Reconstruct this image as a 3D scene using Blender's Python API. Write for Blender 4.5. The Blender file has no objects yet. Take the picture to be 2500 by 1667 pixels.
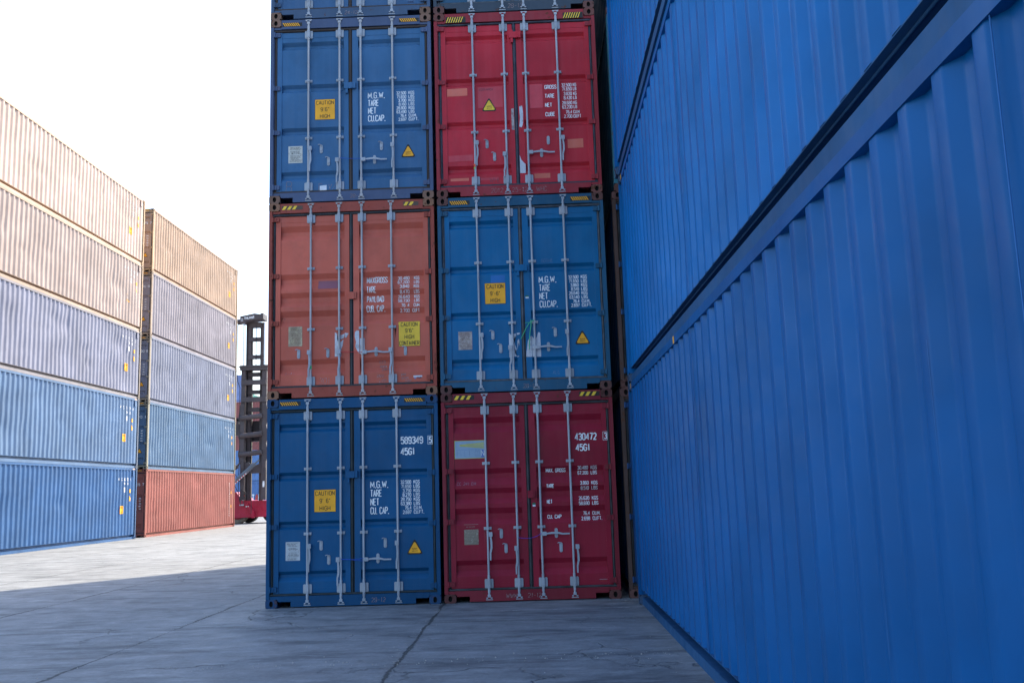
import bpy, math, random
from mathutils import Matrix, Vector
R = math.radians
S = bpy.context.scene
COL = S.collection

# ------------------------------------------------------------------ camera, sky, sun, exposure
cam_d = bpy.data.cameras.new('camera')
cam = bpy.data.objects.new('camera', cam_d); COL.objects.link(cam)
cam_d.sensor_fit = 'HORIZONTAL'; cam_d.sensor_width = 36.0
cam_d.lens = 2314.03 / 2500 * 36
cam_d.clip_start = 0.05; cam_d.clip_end = 2000
fw = Vector((-0.01906714, 0.98781208, 0.1544789))
rt = Vector((0.99924098, 0.02407672, -0.03062297))
up = Vector((0.03396909, -0.15377776, 0.98752139))
m = Matrix.Identity(4)
for i in range(3):
    m[i][0] = rt[i]; m[i][1] = up[i]; m[i][2] = -fw[i]
m[0][3], m[1][3], m[2][3] = 3.7837, -13.4227, 1.5176
cam.matrix_world = m
S.camera = cam

SUN_EL, SUN_AZ = R(47), R(35.5)          # azimuth clockwise from +Y
w = bpy.data.worlds.new('World'); S.world = w; w.use_nodes = True
nt = w.node_tree
bg = nt.nodes['Background']
sky = nt.nodes.new('ShaderNodeTexSky'); sky.sky_type = 'NISHITA'; sky.sun_disc = False
sky.sun_elevation = SUN_EL; sky.sun_rotation = SUN_AZ
sky.air_density = 1.2; sky.dust_density = 2.4; sky.ozone_density = 3.0
nt.links.new(sky.outputs[0], bg.inputs[0])
bg.inputs[1].default_value = 0.15
sd = bpy.data.lights.new('sun', 'SUN'); sd.energy = 3.2; sd.angle = R(0.5); sd.color = (1, .85, .63)
sun = bpy.data.objects.new('sun', sd); COL.objects.link(sun)
sv = Vector((math.sin(SUN_AZ) * math.cos(SUN_EL), math.cos(SUN_AZ) * math.cos(SUN_EL), math.sin(SUN_EL)))
sun.rotation_euler = sv.to_track_quat('Z', 'Y').to_euler(); sun.location = (0, 0, 40)
S.view_settings.view_transform = 'Standard'; S.view_settings.look = 'None'
S.view_settings.exposure = 1.7; S.view_settings.gamma = 1
S.render.resolution_x = 1024; S.render.resolution_y = 682

# ------------------------------------------------------------------ node helpers
def N(t, kind, **kw):
    n = t.nodes.new(kind)
    for k, v in kw.items():
        if k == 'inp':
            for a, b in v.items():
                n.inputs[a].default_value = b
        else:
            setattr(n, k, v)
    return n
def ramp(t, fac, stops):
    r = t.nodes.new('ShaderNodeValToRGB'); t.links.new(fac, r.inputs[0])
    e = r.color_ramp.elements
    while len(e) < len(stops): e.new(0.5)
    for k, (p, c) in enumerate(stops):
        e[k].position = p; e[k].color = (c, c, c, 1) if not isinstance(c, tuple) else (*c, 1)
    return r.outputs[0]
def mixc(t, fac, a, b, mode='MIX'):
    n = t.nodes.new('ShaderNodeMix'); n.data_type = 'RGBA'; n.blend_type = mode
    for s, v in ((n.inputs[0], fac), (n.inputs[6], a), (n.inputs[7], b)):
        if hasattr(v, 'is_output'): t.links.new(v, s)
        elif isinstance(v, tuple): s.default_value = (*v, 1)
        else: s.default_value = v
    return n.outputs[2]
def math_(t, op, a, b=None, clamp=False):
    n = t.nodes.new('ShaderNodeMath'); n.operation = op; n.use_clamp = clamp
    for s, v in ((n.inputs[0], a), (n.inputs[1], b)):
        if v is None: continue
        if hasattr(v, 'is_output'): t.links.new(v, s)
        else: s.default_value = v
    return n.outputs[0]
def noise(t, vec, scale, detail=4, rough=.55, stretch=None):
    if stretch:
        mp = t.nodes.new('ShaderNodeMapping'); mp.inputs['Scale'].default_value = stretch
        t.links.new(vec, mp.inputs[0]); vec = mp.outputs[0]
    n = t.nodes.new('ShaderNodeTexNoise'); n.inputs['Scale'].default_value = scale
    n.inputs['Detail'].default_value = detail; n.inputs['Roughness'].default_value = rough
    t.links.new(vec, n.inputs['Vector'])
    return n.outputs[0]
def newmat(name):
    m_ = bpy.data.materials.new(name); m_.use_nodes = True
    t = m_.node_tree; b = t.nodes['Principled BSDF']
    return m_, t, b
def objvec(t):
    tc = t.nodes.new('ShaderNodeTexCoord'); oi = t.nodes.new('ShaderNodeObjectInfo')
    mu = t.nodes.new('ShaderNodeVectorMath'); mu.operation = 'MULTIPLY_ADD'
    cx = t.nodes.new('ShaderNodeCombineXYZ')
    mm = math_(t, 'MULTIPLY', oi.outputs['Random'], 57.0)
    for i in range(3): t.links.new(mm, cx.inputs[i])
    mu.operation = 'ADD'
    t.links.new(tc.outputs['Object'], mu.inputs[0]); t.links.new(cx.outputs[0], mu.inputs[1])
    return mu.outputs[0]
_mc = {}; prgb = {}
def paint(name, rgb, rust=.3, fade=.12, rough=.42, grime=.25, rustc=(.10, .042, .022), spec=.16):
    """weathered steel paint: blotchy fading, vertical run marks, rust specks, light orange peel"""
    if name in _mc: return _mc[name]
    prgb[name] = rgb
    m_, t, b = newmat(name)
    v = objvec(t)
    big = ramp(t, noise(t, v, .9, 5), [(.3, .80), (.7, 1.16)])
    c = mixc(t, 1.0, rgb, big, 'MULTIPLY')
    runs = ramp(t, noise(t, v, 1.0, 4, .6, (13, 13, .55)), [(.42, 0.), (.78, 1.)])
    pale = tuple(min(1, .80 * x + .5 * max(rgb) * .35 + .02) for x in rgb)
    c = mixc(t, math_(t, 'MULTIPLY', runs, fade), c, pale)
    gr = ramp(t, noise(t, v, 3.2, 7, .68), [(.50, 0.), (.74, 1.)])
    dirt = tuple(.45 * x + .012 for x in rgb)
    c = mixc(t, math_(t, 'MULTIPLY', gr, grime), c, dirt)
    spots = noise(t, v, 11, 9, .7)
    lim = .74 - .17 * rust
    sp = ramp(t, spots, [(lim, 0.), (lim + .035, 1.)])
    zone = ramp(t, noise(t, v, 1.7, 3), [(.60 - .3 * rust, 0.), (.72 - .2 * rust, 1.)])
    rm = math_(t, 'MULTIPLY', sp, zone)
    c = mixc(t, rm, c, rustc)
    t.links.new(c, b.inputs['Base Color'])
    rr = mixc(t, rm, ramp(t, noise(t, v, 5, 4), [(.3, max(.1, rough - .10)), (.7, rough + .14)]), (.85, .85, .85))
    t.links.new(rr, b.inputs['Roughness'])
    b.inputs['Specular IOR Level'].default_value = spec
    bp = t.nodes.new('ShaderNodeBump'); bp.inputs['Strength'].default_value = .22; bp.inputs['Distance'].default_value = .004
    hs = math_(t, 'ADD', noise(t, v, 6, 3), math_(t, 'MULTIPLY', rm, .25))
    t.links.new(hs, bp.inputs['Height']); t.links.new(bp.outputs[0], b.inputs['Normal'])
    _mc[name] = m_
    return m_
def plain(name, rgb, rough=.5, metal=0., var=.15, scale=8, spec=.4):
    if name in _mc: return _mc[name]
    m_, t, b = newmat(name); v = objvec(t)
    k = ramp(t, noise(t, v, scale, 5), [(.3, 1 - var), (.7, 1 + var)])
    t.links.new(mixc(t, 1.0, rgb, k, 'MULTIPLY'), b.inputs['Base Color'])
    b.inputs['Roughness'].default_value = rough; b.inputs['Metallic'].default_value = metal
    b.inputs['Specular IOR Level'].default_value = spec
    _mc[name] = m_
    return m_
def worn(name, rgb, under, amount=.35, scale=22, rough=.55):
    """paint or sticker partly rubbed away to what lies under it"""
    if name in _mc: return _mc[name]
    m_, t, b = newmat(name); v = objvec(t)
    k = ramp(t, noise(t, v, scale, 8, .7), [(.72 - amount * .5, 0.), (.76 - amount * .45, 1.)])
    c = mixc(t, k, rgb, under)
    k2 = ramp(t, noise(t, v, 4, 5), [(.3, .8), (.7, 1.08)])
    t.links.new(mixc(t, 1.0, c, k2, 'MULTIPLY'), b.inputs['Base Color']); b.inputs['Roughness'].default_value = rough
    _mc[name] = m_
    return m_

GALV = paint('galvanised steel', (.38, .405, .45), rust=.35, fade=.3, rough=.42, grime=.35, rustc=(.20, .11, .07))
GALVR = paint('rusty galvanised steel', (.30, .22, .20), rust=.9, fade=.1, rough=.7, grime=.6)
GASKET = plain('rubber gasket', (.035, .038, .042), .6, var=.5, scale=6)
GASKETB = paint('brown rubber gasket', (.065, .05, .045), rust=.5, fade=.5, rough=.7)
CAST = paint('rusty casting', (.13, .062, .055), rust=1., fade=.15, rough=.75, grime=.7, rustc=(.055, .022, .014))
HOLE_SHADE = plain('casting cavity shade', (.006, .005, .005), .9)  # near black puts the shade inside the holes into the colour
WHITE = worn('white lettering', (.86, .88, .90), (.6, .65, .7), .02, 30)
WHITE2 = worn('worn white lettering', (.82, .82, .82), (.5, .3, .25), .16, 40)
BLACKP = plain('black print', (.02, .018, .014), .6)
YEL = worn('yellow sticker', (.99, .43, .004), (.8, .35, .02), .15, 9)
YEL2 = worn('faded yellow sticker', (.88, .56, .03), (.6, .38, .08), .2, 9)
PLATE = worn('data plate', (.50, .48, .46), (.36, .32, .30), .55, 12)
PLATE2 = worn('yellowed data plate', (.52, .43, .27), (.36, .27, .18), .6, 12)
PAPER = worn('torn paper', (.56, .58, .64), (.42, .42, .46), .4, 9)
CHALK = worn('chalk marks', (.62, .62, .66), (.25, .16, .16), .7, 60)

# ------------------------------------------------------------------ mesh helpers
class MB:
    def __init__(s): s.v = []; s.f = []; s.m = []; s.sm = []
    def add(s, vs, fs, mat=0, smooth=False):
        o = len(s.v); s.v += [tuple(q) for q in vs]
        for f in fs: s.f.append([o + i for i in f]); s.m.append(mat); s.sm.append(smooth)
    def box(s, a, b, mat=0):
        x0, y0, z0 = a; x1, y1, z1 = b
        s.add([(x0, y0, z0), (x1, y0, z0), (x1, y1, z0), (x0, y1, z0), (x0, y0, z1), (x1, y0, z1), (x1, y1, z1), (x0, y1, z1)],
              [(0, 3, 2, 1), (4, 5, 6, 7), (0, 1, 5, 4), (1, 2, 6, 5), (2, 3, 7, 6), (3, 0, 4, 7)], mat)
    def prism(s, pts, a, b, axis='y', mat=0):
        """pts 2-D outline, extruded from a to b along axis (y: pts are x,z; x: pts are y,z; z: pts are x,y)"""
        n = len(pts)
        def P(p, h):
            return {'y': (p[0], h, p[1]), 'x': (h, p[0], p[1]), 'z': (p[0], p[1], h)}[axis]
        vs = [P(p, a) for p in pts] + [P(p, b) for p in pts]
        fs = [tuple(range(n)), tuple(range(2 * n - 1, n - 1, -1))] + [(i, i + n, (i + 1) % n + n, (i + 1) % n) for i in range(n)]
        s.add(vs, fs, mat)
    def tube(s, p, q, r, n=10, mat=0, cap=True, r2=None):
        p = Vector(p); q = Vector(q); d = (q - p).normalized()
        a = d.orthogonal().normalized(); b = d.cross(a); r2 = r if r2 is None else r2
        vs = []
        for c, rr in ((p, r), (q, r2)):
            for i in range(n):
                t = 2 * math.pi * i / n; vs.append(c + a * (rr * math.cos(t)) + b * (rr * math.sin(t)))
        s.add(vs, [(i, (i + 1) % n, (i + 1) % n + n, i + n) for i in range(n)], mat, True)
        if cap: s.add(vs, [tuple(range(n - 1, -1, -1)), tuple(range(n, 2 * n))], mat)
    def path(s, pts, r, n=6, mat=0):
        for a, b in zip(pts, pts[1:]): s.tube(a, b, r, n, mat)
    def mesh(s, name):
        me = bpy.data.meshes.new(name); me.from_pydata(s.v, [], s.f)
        me.polygons.foreach_set('material_index', s.m); me.polygons.foreach_set('use_smooth', s.sm)
        me.update(); return me

def fix_normals(me):
    import bmesh
    bm = bmesh.new(); bm.from_mesh(me); bmesh.ops.recalc_face_normals(bm, faces=bm.faces); bm.to_mesh(me); bm.free()

def obj(name, me, mats, parent=None, loc=None, label=None, bevel=0):
    o = bpy.data.objects.new(name, me); COL.objects.link(o)
    if not isinstance(mats, (list, tuple)): mats = [mats]
    while len(me.materials) < len(mats): me.materials.append(mats[len(me.materials)])
    for i, mt in enumerate(mats):
        o.material_slots[i].link = 'OBJECT'; o.material_slots[i].material = mt
    if parent: o.parent = parent
    if loc: o.location = loc
    if label: o['label'] = label
    if bevel:
        bv = o.modifiers.new('bevel', 'BEVEL'); bv.width = bevel; bv.segments = 2; bv.limit_method = 'ANGLE'
    return o
def thing(name, label, cat, loc=(0, 0, 0), rz=0, group=None):
    o = bpy.data.objects.new(name, None); COL.objects.link(o); o.empty_display_size = .3
    o.location = loc; o.rotation_euler = (0, 0, rz); o['label'] = label; o['category'] = cat
    if group: o['group'] = group
    return o
_me = {}
def cached(key, fn):
    if key not in _me:
        _me[key] = fn(); _me[key].name = key if isinstance(key, str) else str(key[0])
    return _me[key]

# ------------------------------------------------------------------ stencil lettering
a_, b_ = .30, .15
LOOP = [(0, b_), (a_, 0), (1 - a_, 0), (1, b_), (1, 1 - b_), (1 - a_, 1), (a_, 1), (0, 1 - b_), (0, b_)]
GL = {
 '0': [LOOP], 'O': [LOOP], '1': [[(.25, .80), (.6, 1), (.6, 0)]],
 '2': [[(0, 1 - b_), (a_, 1), (1 - a_, 1), (1, 1 - b_), (1, .62), (0, 0), (1, 0)]],
 '3': [[(0, .85), (a_, 1), (.7, 1), (1, .86), (1, .66), (.72, .53), (.35, .53)], [(.72, .53), (1, .40), (1, .15), (.7, 0), (a_, 0), (0, .15)]],
 '4': [[(.78, 0), (.78, 1), (0, .28), (1.05, .28)]],
 '5': [[(.95, 1), (.08, 1), (.03, .56), (.3, .63), (.7, .63), (1, .48), (1, .15), (.7, 0), (.3, 0), (0, .14)]],
 '6': [[(.97, .86), (.7, 1), (.3, 1), (0, .85), (0, .15), (.3, 0), (.7, 0), (1, .15), (1, .42), (.7, .56), (.3, .56), (.02, .44)]],
 '7': [[(0, 1), (1, 1), (.38, 0)]],
 '8': [[(.3, .54), (0, .68), (0, .87), (.3, 1), (.7, 1), (1, .87), (1, .68), (.7, .54), (.3, .54), (0, .40), (0, .13), (.3, 0), (.7, 0), (1, .13), (1, .40), (.7, .54)]],
 '9': [[(.03, .14), (.3, 0), (.7, 0), (1, .15), (1, .85), (.7, 1), (.3, 1), (0, .85), (0, .58), (.3, .44), (.7, .44), (.98, .56)]],
 'A': [[(0, 0), (.5, 1), (1, 0)], [(.2, .33), (.8, .33)]],
 'B': [[(0, 0), (0, 1), (.65, 1), (.93, .88), (.93, .66), (.65, .54), (.1, .54)], [(.65, .54), (1, .40), (1, .13), (.7, 0), (0, 0)]],
 'C': [[(1, .80), (1, .86), (.7, 1), (.3, 1), (0, .85), (0, .15), (.3, 0), (.7, 0), (1, .14), (1, .2)]],
 'D': [[(0, 0), (0, 1), (.65, 1), (1, .83), (1, .17), (.65, 0), (0, 0)]],
 'E': [[(.95, 1), (0, 1), (0, 0), (.95, 0)], [(0, .52), (.8, .52)]],
 'F': [[(.95, 1), (0, 1), (0, 0)], [(0, .52), (.8, .52)]],
 'G': [[(1, .80), (1, .86), (.7, 1), (.3, 1), (0, .85), (0, .15), (.3, 0), (.7, 0), (1, .15), (1, .47), (.55, .47)]],
 'H': [[(0, 0), (0, 1)], [(1, 0), (1, 1)], [(0, .52), (1, .52)]],
 'I': [[(.5, 0), (.5, 1)]], 'K': [[(0, 0), (0, 1)], [(.95, 1), (.08, .42)], [(.35, .6), (1, 0)]],
 'L': [[(0, 1), (0, 0), (.9, 0)]], 'M': [[(0, 0), (0, 1), (.5, .25), (1, 1), (1, 0)]],
 'N': [[(0, 0), (0, 1), (1, 0), (1, 1)]], 'P': [[(0, 0), (0, 1), (.65, 1), (1, .87), (1, .6), (.65, .46), (0, .46)]],
 'R': [[(0, 0), (0, 1), (.65, 1), (.97, .87), (.97, .62), (.65, .48), (0, .48)], [(.5, .48), (1, 0)]],
 'S': [[(1, .82), (1, .87), (.7, 1), (.3, 1), (0, .87), (0, .68), (.25, .57), (.75, .43), (1, .32), (1, .13), (.7, 0), (.3, 0), (0, .13), (0, .2)]],
 'T': [[(0, 1), (1, 1)], [(.5, .94), (.5, 0)]], 'U': [[(0, 1), (0, .15), (.3, 0), (.7, 0), (1, .15), (1, 1)]],
 'V': [[(0, 1), (.5, 0), (1, 1)]], 'W': [[(0, 1), (.25, 0), (.5, .8), (.75, 0), (1, 1)]], 'X': [[(0, 0), (1, 1)], [(0, 1), (1, 0)]],
 'Y': [[(0, 1), (.5, .48), (.5, 0)], [(1, 1), (.5, .48)]], 'Z': [[(0, 1), (1, 1), (0, 0), (1, 0)]],
 '-': [[(.1, .48), (.9, .48)]], "'": [[(.6, 1), (.4, .78)]], '"': [[(.4, 1), (.25, .78)], [(.85, 1), (.7, .78)]],
 '/': [[(0, 0), (1, 1)]],
}
WID = {'M': 1.25, 'W': 1.45, '.': .18, 'I': .35, '1': .62, "'": .4, '"': .6, ' ': .75, 'T': .95}
def ribbon(mb, pts, th, put, mat, closed=False):
    """flat stroke of width th following pts (x,z), laid on a surface by put(x,z,lift)"""
    q = [Vector(pts[0])]
    for p in pts[1:]:
        p = Vector(p); d = (p - q[-1]).length
        k = max(1, int(d / .009)); s0 = q[-1].copy()
        for i in range(1, k + 1): q.append(s0.lerp(p, i / k))
    n = len(q); Ls, Rs = [], []
    for i in range(n):
        if closed: d1 = (q[i] - q[i - 1 if i else n - 2]); d2 = (q[(i + 1) if i < n - 1 else 1] - q[i])
        else: d1 = q[i] - q[max(i - 1, 0)]; d2 = q[min(i + 1, n - 1)] - q[i]
        if d1.length < 1e-9: d1 = d2
        if d2.length < 1e-9: d2 = d1
        d1 = d1.normalized(); d2 = d2.normalized()
        n1 = Vector((-d1.y, d1.x)); n2 = Vector((-d2.y, d2.x)); mm = n1 + n2
        if mm.length < .35: mm = n1
        mm = mm.normalized(); k = min(1.6, 1 / max(.4, mm.dot(n1)))
        Ls.append(q[i] + mm * th / 2 * k); Rs.append(q[i] - mm * th / 2 * k)
    vs = [put(p.x, p.y) for p in Ls] + [put(p.x, p.y) for p in Rs]
    mb.add(vs, [(i, i + 1, i + 1 + n, i + n) for i in range(n - 1)], mat)
def text(mb, s, x, z, h, surf, width=None, cw=None, th=None, mat=0, align='l', lift=.0035, slant=0):
    cw = cw or h * .40; th = th or h * .135; gap = cw * .42
    def total(c): return sum(WID.get(ch, 1) * c for ch in s) + c * .42 * (len(s) - 1)
    if width: k = (width - th) / total(1.0); cw = k; gap = k * .42
    W_ = total(cw) + th
    if align == 'r': x = x - W_
    if align == 'c': x = x - W_ / 2
    cx = x + th / 2
    for ch in s:
        wd = WID.get(ch, 1) * cw
        if ch == '.':
            pts = [(cx + wd / 2 - th * .5, z + th * .5), (cx + wd / 2 + th * .6, z + th * .5)]
            ribbon(mb, pts, th * 1.1, lambda a, b: surf(a, b, lift), mat)
        else:
            for si, st in enumerate(GL.get(ch, [])):
                lf = lift + si * .0006
                pts = [(cx + p[0] * wd + slant * p[1] * h, z + th / 2 + p[1] * (h - th)) for p in st]
                ribbon(mb, pts, th, lambda a, b: surf(a, b, lf), mat, closed=(st[0] == st[-1] and len(st) > 3))
        cx += wd + gap
def sheet(mb, x0, z0, x1, z1, surf, lift=.0025, mat=0, nx=1, step=.012, skew=0):
    """flat sticker following the surface, split finely in z where the panel is grooved"""
    nz = max(1, int((z1 - z0) / step))
    vs = []; fs = []
    for j in range(nz + 1):
        z = z0 + (z1 - z0) * j / nz
        for i in range(nx + 1): 
            xx = x0 + (x1 - x0) * i / nx
            vs.append(surf(xx, z + skew * (xx - x0), lift))
    for j in range(nz):
        for i in range(nx):
            a = j * (nx + 1) + i; fs.append((a, a + 1, a + nx + 2, a + nx + 1))
    mb.add(vs, fs, mat)
def blob(mb, pts, surf, lift, mat=0):
    """torn outline as a fan round its middle"""
    cx = sum(p[0] for p in pts) / len(pts); cz = sum(p[1] for p in pts) / len(pts)
    vs = [surf(cx, cz, lift)] + [surf(p[0], p[1], lift) for p in pts]
    n = len(pts); mb.add(vs, [(0, i + 1, (i + 1) % n + 1) for i in range(n)], mat)
def frame_line(mb, x0, z0, x1, z1, th, surf, mat=0, lift=.0035):
    for a, b, c, d in ((x0, z0, x1, z0 + th), (x0, z1 - th, x1, z1), (x0, z0 + th, x0 + th, z1 - th), (x1 - th, z0 + th, x1, z1 - th)):
        sheet(mb, a, b, c, d, surf, lift, mat, step=.05)

# ------------------------------------------------------------------ container geometry (metres, container's own axes: doors face -y)
CW, CL, CH = 2.438, 12.192, 2.896
PY = .050                                   # outer face of a door panel
GROOVES = {'narrow': [(2.540, 2.492, 2.455, 2.418), (1.857, 1.812, 1.772, 1.733), (1.175, 1.132, 1.095, 1.058), (.492, .446, .408, .345)],
           'wide': [(2.552, 2.470, 2.416, 2.334), (1.828, 1.757, 1.690, 1.595), (1.552, 1.482, 1.408, 1.337), (1.280, 1.200, 1.125, 1.050), (.568, .500, .426, .346)]}
GD = .046
def panel_y(style, z):
    for a, b, c, d in GROOVES[style]:
        if d <= z <= a:
            if z > b: return PY + GD * (a - z) / (a - b)
            if z > c: return PY + GD
            return PY + GD * (z - d) / (c - d)
    return PY
def door_surf(style):
    return lambda x, z, lift=0: (x, panel_y(style, z) - lift, z)
DZ0, DZ1 = .19, 2.70
DX = {'l': (.100, .170, 1.110, 1.180), 'r': (1.238, 1.325, 2.268, 2.338)}
RODX = {'narrow': {'l': (.580, 1.050), 'r': (1.370, 1.850)}, 'wide': {'l': (.620, 1.035), 'r': (1.370, 1.802)}}

def door_mesh(style, side):
    mb = MB(); x0, x1, x2, x3 = DX[side]
    mb.box((x0, .040, DZ0), (x1, .085, DZ1)); mb.box((x2, .040, DZ0), (x3, .085, DZ1))     # stiles
    zs = [DZ1]
    for a, b, c, d in GROOVES[style]: zs += [a, b, c, d]
    zs.append(DZ0)
    ys = [PY] + [y for _ in GROOVES[style] for y in (PY, PY + GD, PY + GD, PY)] + [PY]
    e = .012                                                  # groove ends inside the panel edge
    vs = []
    for z, y in zip(zs, ys): vs += [(x1, y, z), (x2, y, z)]
    fs = [(2 * i, 2 * i + 2, 2 * i + 3, 2 * i + 1) for i in range(len(zs) - 1)]
    mb.add(vs, fs)
    mb.box((x1, .0465, DZ1 - .09), (x2, .0498, DZ1 - .006))   # top rail of the leaf, proud of the sheet
    mb.box((x1, .0465, DZ0 + .006), (x2, .0498, DZ0 + .07))
    return mb.mesh('door')
def rod_mesh(x):
    mb = MB()
    mb.tube((x, .014, .10), (x, .014, 2.82), .0150, 12)
    for z0, z1 in ((.13, .36), (2.56, 2.78)): mb.tube((x, .014, z0), (x, .014, z1), .0185, 12)
    for z, s in ((.085, 1), (2.828, -1)):                     # cams hooked in their keepers
        mb.box((x - .022, -.004, z - .018), (x + .022, .026, z + .018))
        mb.box((x - .040, -.010, z - .030 * s - .006), (x - .020, .024, z - .030 * s + .010))
        mb.box((x + .018, -.010, z - .030 * s - .006), (x + .042, .024, z - .030 * s + .010))
        mb.box((x - .048, .010, z - .052 * s - .005), (x + .050, .030, z - .052 * s + .007))
    return mb.mesh('locking_rod')
def big_bracket():
    mb = MB()
    for s in (-1, 1):
        mb.prism([(s * .022, -.062), (s * .050, -.062), (s * .060, -.052), (s * .060, .052), (s * .050, .062), (s * .022, .062)][::s], .028, .036)
        for z in (-.045, .045): mb.tube((s * .043, .024, z), (s * .043, .030, z), .008, 6)
    mb.box((-.0205, -.006, -.060), (.0205, .030, .060))
    for z in (-.04, .04): mb.tube((0, -.013, z), (0, -.008, z), .006, 6)
    return mb.mesh('rod_bracket')
def small_bracket():
    mb = MB()
    for s in (-1, 1):
        mb.box((min(s * .020, s * .054), .028, -.019), (max(s * .020, s * .054), .036, .019))
        mb.tube((s * .040, .022, 0), (s * .040, .030, 0), .009, 6)
    mb.box((-.019, -.005, -.018), (.019, .030, .018))
    return mb.mesh('bearing')
def handle_mesh(horizontal=False):
    """hub beside the rod and a cranked flat bar; built hanging down from the origin"""
    mb = MB()
    def P(u, d): return (d, u) if horizontal else (u, -d)
    def bar(u0, d0, u1, d1, w0, w1, y0, y1):
        pts = [P(u0 - w0, d0), P(u0 + w0, d0), P(u1 + w1, d1), P(u1 - w1, d1)]
        mb.prism(pts, y0, y1)
    mb.prism([P(-.026, -.028), P(.020, -.028), P(.026, -.020), P(.026, .034), P(-.026, .034)], -.020, .012)
    mb.tube((0, -.025, 0), (0, -.018, 0), .007, 6)
    bar(0, .03, .008, .11, .011, .013, -.014, -.002)
    bar(.008, .11, .008, .19, .013, .014, -.016, -.006)
    bar(.008, .19, -.008, .26, .014, .011, -.014, -.002)
    bar(-.008, .26, -.008, .355, .011, .010, -.010, .002)
    return mb.mesh('rod_handle')
def catch_mesh(hook=True):
    mb = MB()
    pts = [(.022 * math.cos(t), -.045 + .022 * math.sin(t)) for t in [math.pi + i * math.pi / 6 for i in range(7)]]
    pts += [(.022 * math.cos(t), .045 + .022 * math.sin(t)) for t in [i * math.pi / 6 for i in range(7)]]
    mb.prism(pts, .040, .047)
    mb.box((-.012, .030, -.030), (.012, .040, -.004)); mb.tube((0, .033, .04), (0, .041, .04), .010, 8)
    mb.tube((0, .034, -.05), (0, .041, -.05), .008, 8)
    if hook:
        mb.path([(.006, .034, .050), (-.012, .028, .066), (-.036, .024, .066), (-.044, .022, .056)], .0065)
    return mb.mesh('handle_catch')
def hinge_mesh(side):
    mb = MB(); s = 1 if side == 'l' else -1
    pts = [(s * -.055, -.030), (s * .030, -.036), (s * .052, -.030), (s * .052, .030), (s * .030, .034), (s * -.055, .030)]
    mb.prism(pts[::s], .012, .039)
    mb.tube((s * -.036, .008, -.040), (s * -.036, .008, .040), .014, 8)
    mb.box((min(s * .0, s * .010), .004, -.024), (max(s * .0, s * .010), .012, .024))
    return mb.mesh('hinge')
def frame_mesh():
    """door-end portal, far-end portal and side rails"""
    mb = MB()
    for x0, x1 in ((0, .052), (CW - .052, CW)):
        mb.box((x0 + .002, .006, .118), (x1 - .002, .150, CH - .118))
    mb.box((.012, .030, .118), (.060, .120, CH - .118)); mb.box((CW - .060, .030, .118), (CW - .012, .120, CH - .118))
    # header and sill with the two notches beside the castings
    mb.box((.165, .012, CH - .150), (CW - .165, .13, CH - .006)); mb.box((.052, .020, CH - .155), (.165, .12, CH - .118)); mb.box((CW - .165, .020, CH - .155), (CW - .052, .12, CH - .118))
    o = [(.162, .160), (.162, .100), (.185, .085), (.350, .085), (.350, .014), (2.088, .014), (2.088, .085), (2.256, .085), (2.276, .100), (2.276, .160)]
    mb.prism(o, .012, .040)
    mb.box((.052, .020, .118), (.162, .11, .158)); mb.box((CW - .162, .020, .118), (CW - .052, .11, .158))
    mb.box((.35, .041, .03), (2.088, .12, .158))
    # far end
    for x0, x1 in ((.002, .16), (CW - .16, CW - .002)): mb.box((x0, CL - .09, .118), (x1, CL - .004, CH - .118))
    mb.box((.165, CL - .08, CH - .12), (CW - .165, CL - .006, CH - .008)); mb.box((.165, CL - .08, .012), (CW - .165, CL - .006, .16))
    mb.box((.17, .12, .12), (CW - .17, CL - .1, .16))          # floor
    return mb.mesh('frame')
def rail_mesh(s, low):
    mb = MB(); X = (lambda v: v) if s == 'l' else (lambda v: CW - v)
    def bx(a, b, z0, z1, y0=.178, y1=CL - .178):
        mb.box((min(X(a), X(b)), y0, z0), (max(X(a), X(b)), y1, z1))
    if not low: bx(.020, .082, CH - .088, CH - .012)            # square top rail
    else:
        bx(.031, .160, .183, .190)                              # top flange of the channel
        bx(.150, .156, .030, .183)                              # recessed web
        bx(.036, .149, -.004, .092)                             # lower lip
        mb.tube((X(.078), .178, .181), (X(.078), CL - .178, .181), .008, 8)
    return mb.mesh('side_rail')
PITCH, DEP = .2925, .040
def prof(u):
    """depth inward of the corrugation at distance u along the wall"""
    t = (u % PITCH)
    if t < .078: return 0.
    if t < .150: return DEP * (t - .078) / .072
    if t < .2205: return DEP
    return DEP * (1 - (t - .2205) / .072)
Y0 = .155
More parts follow.
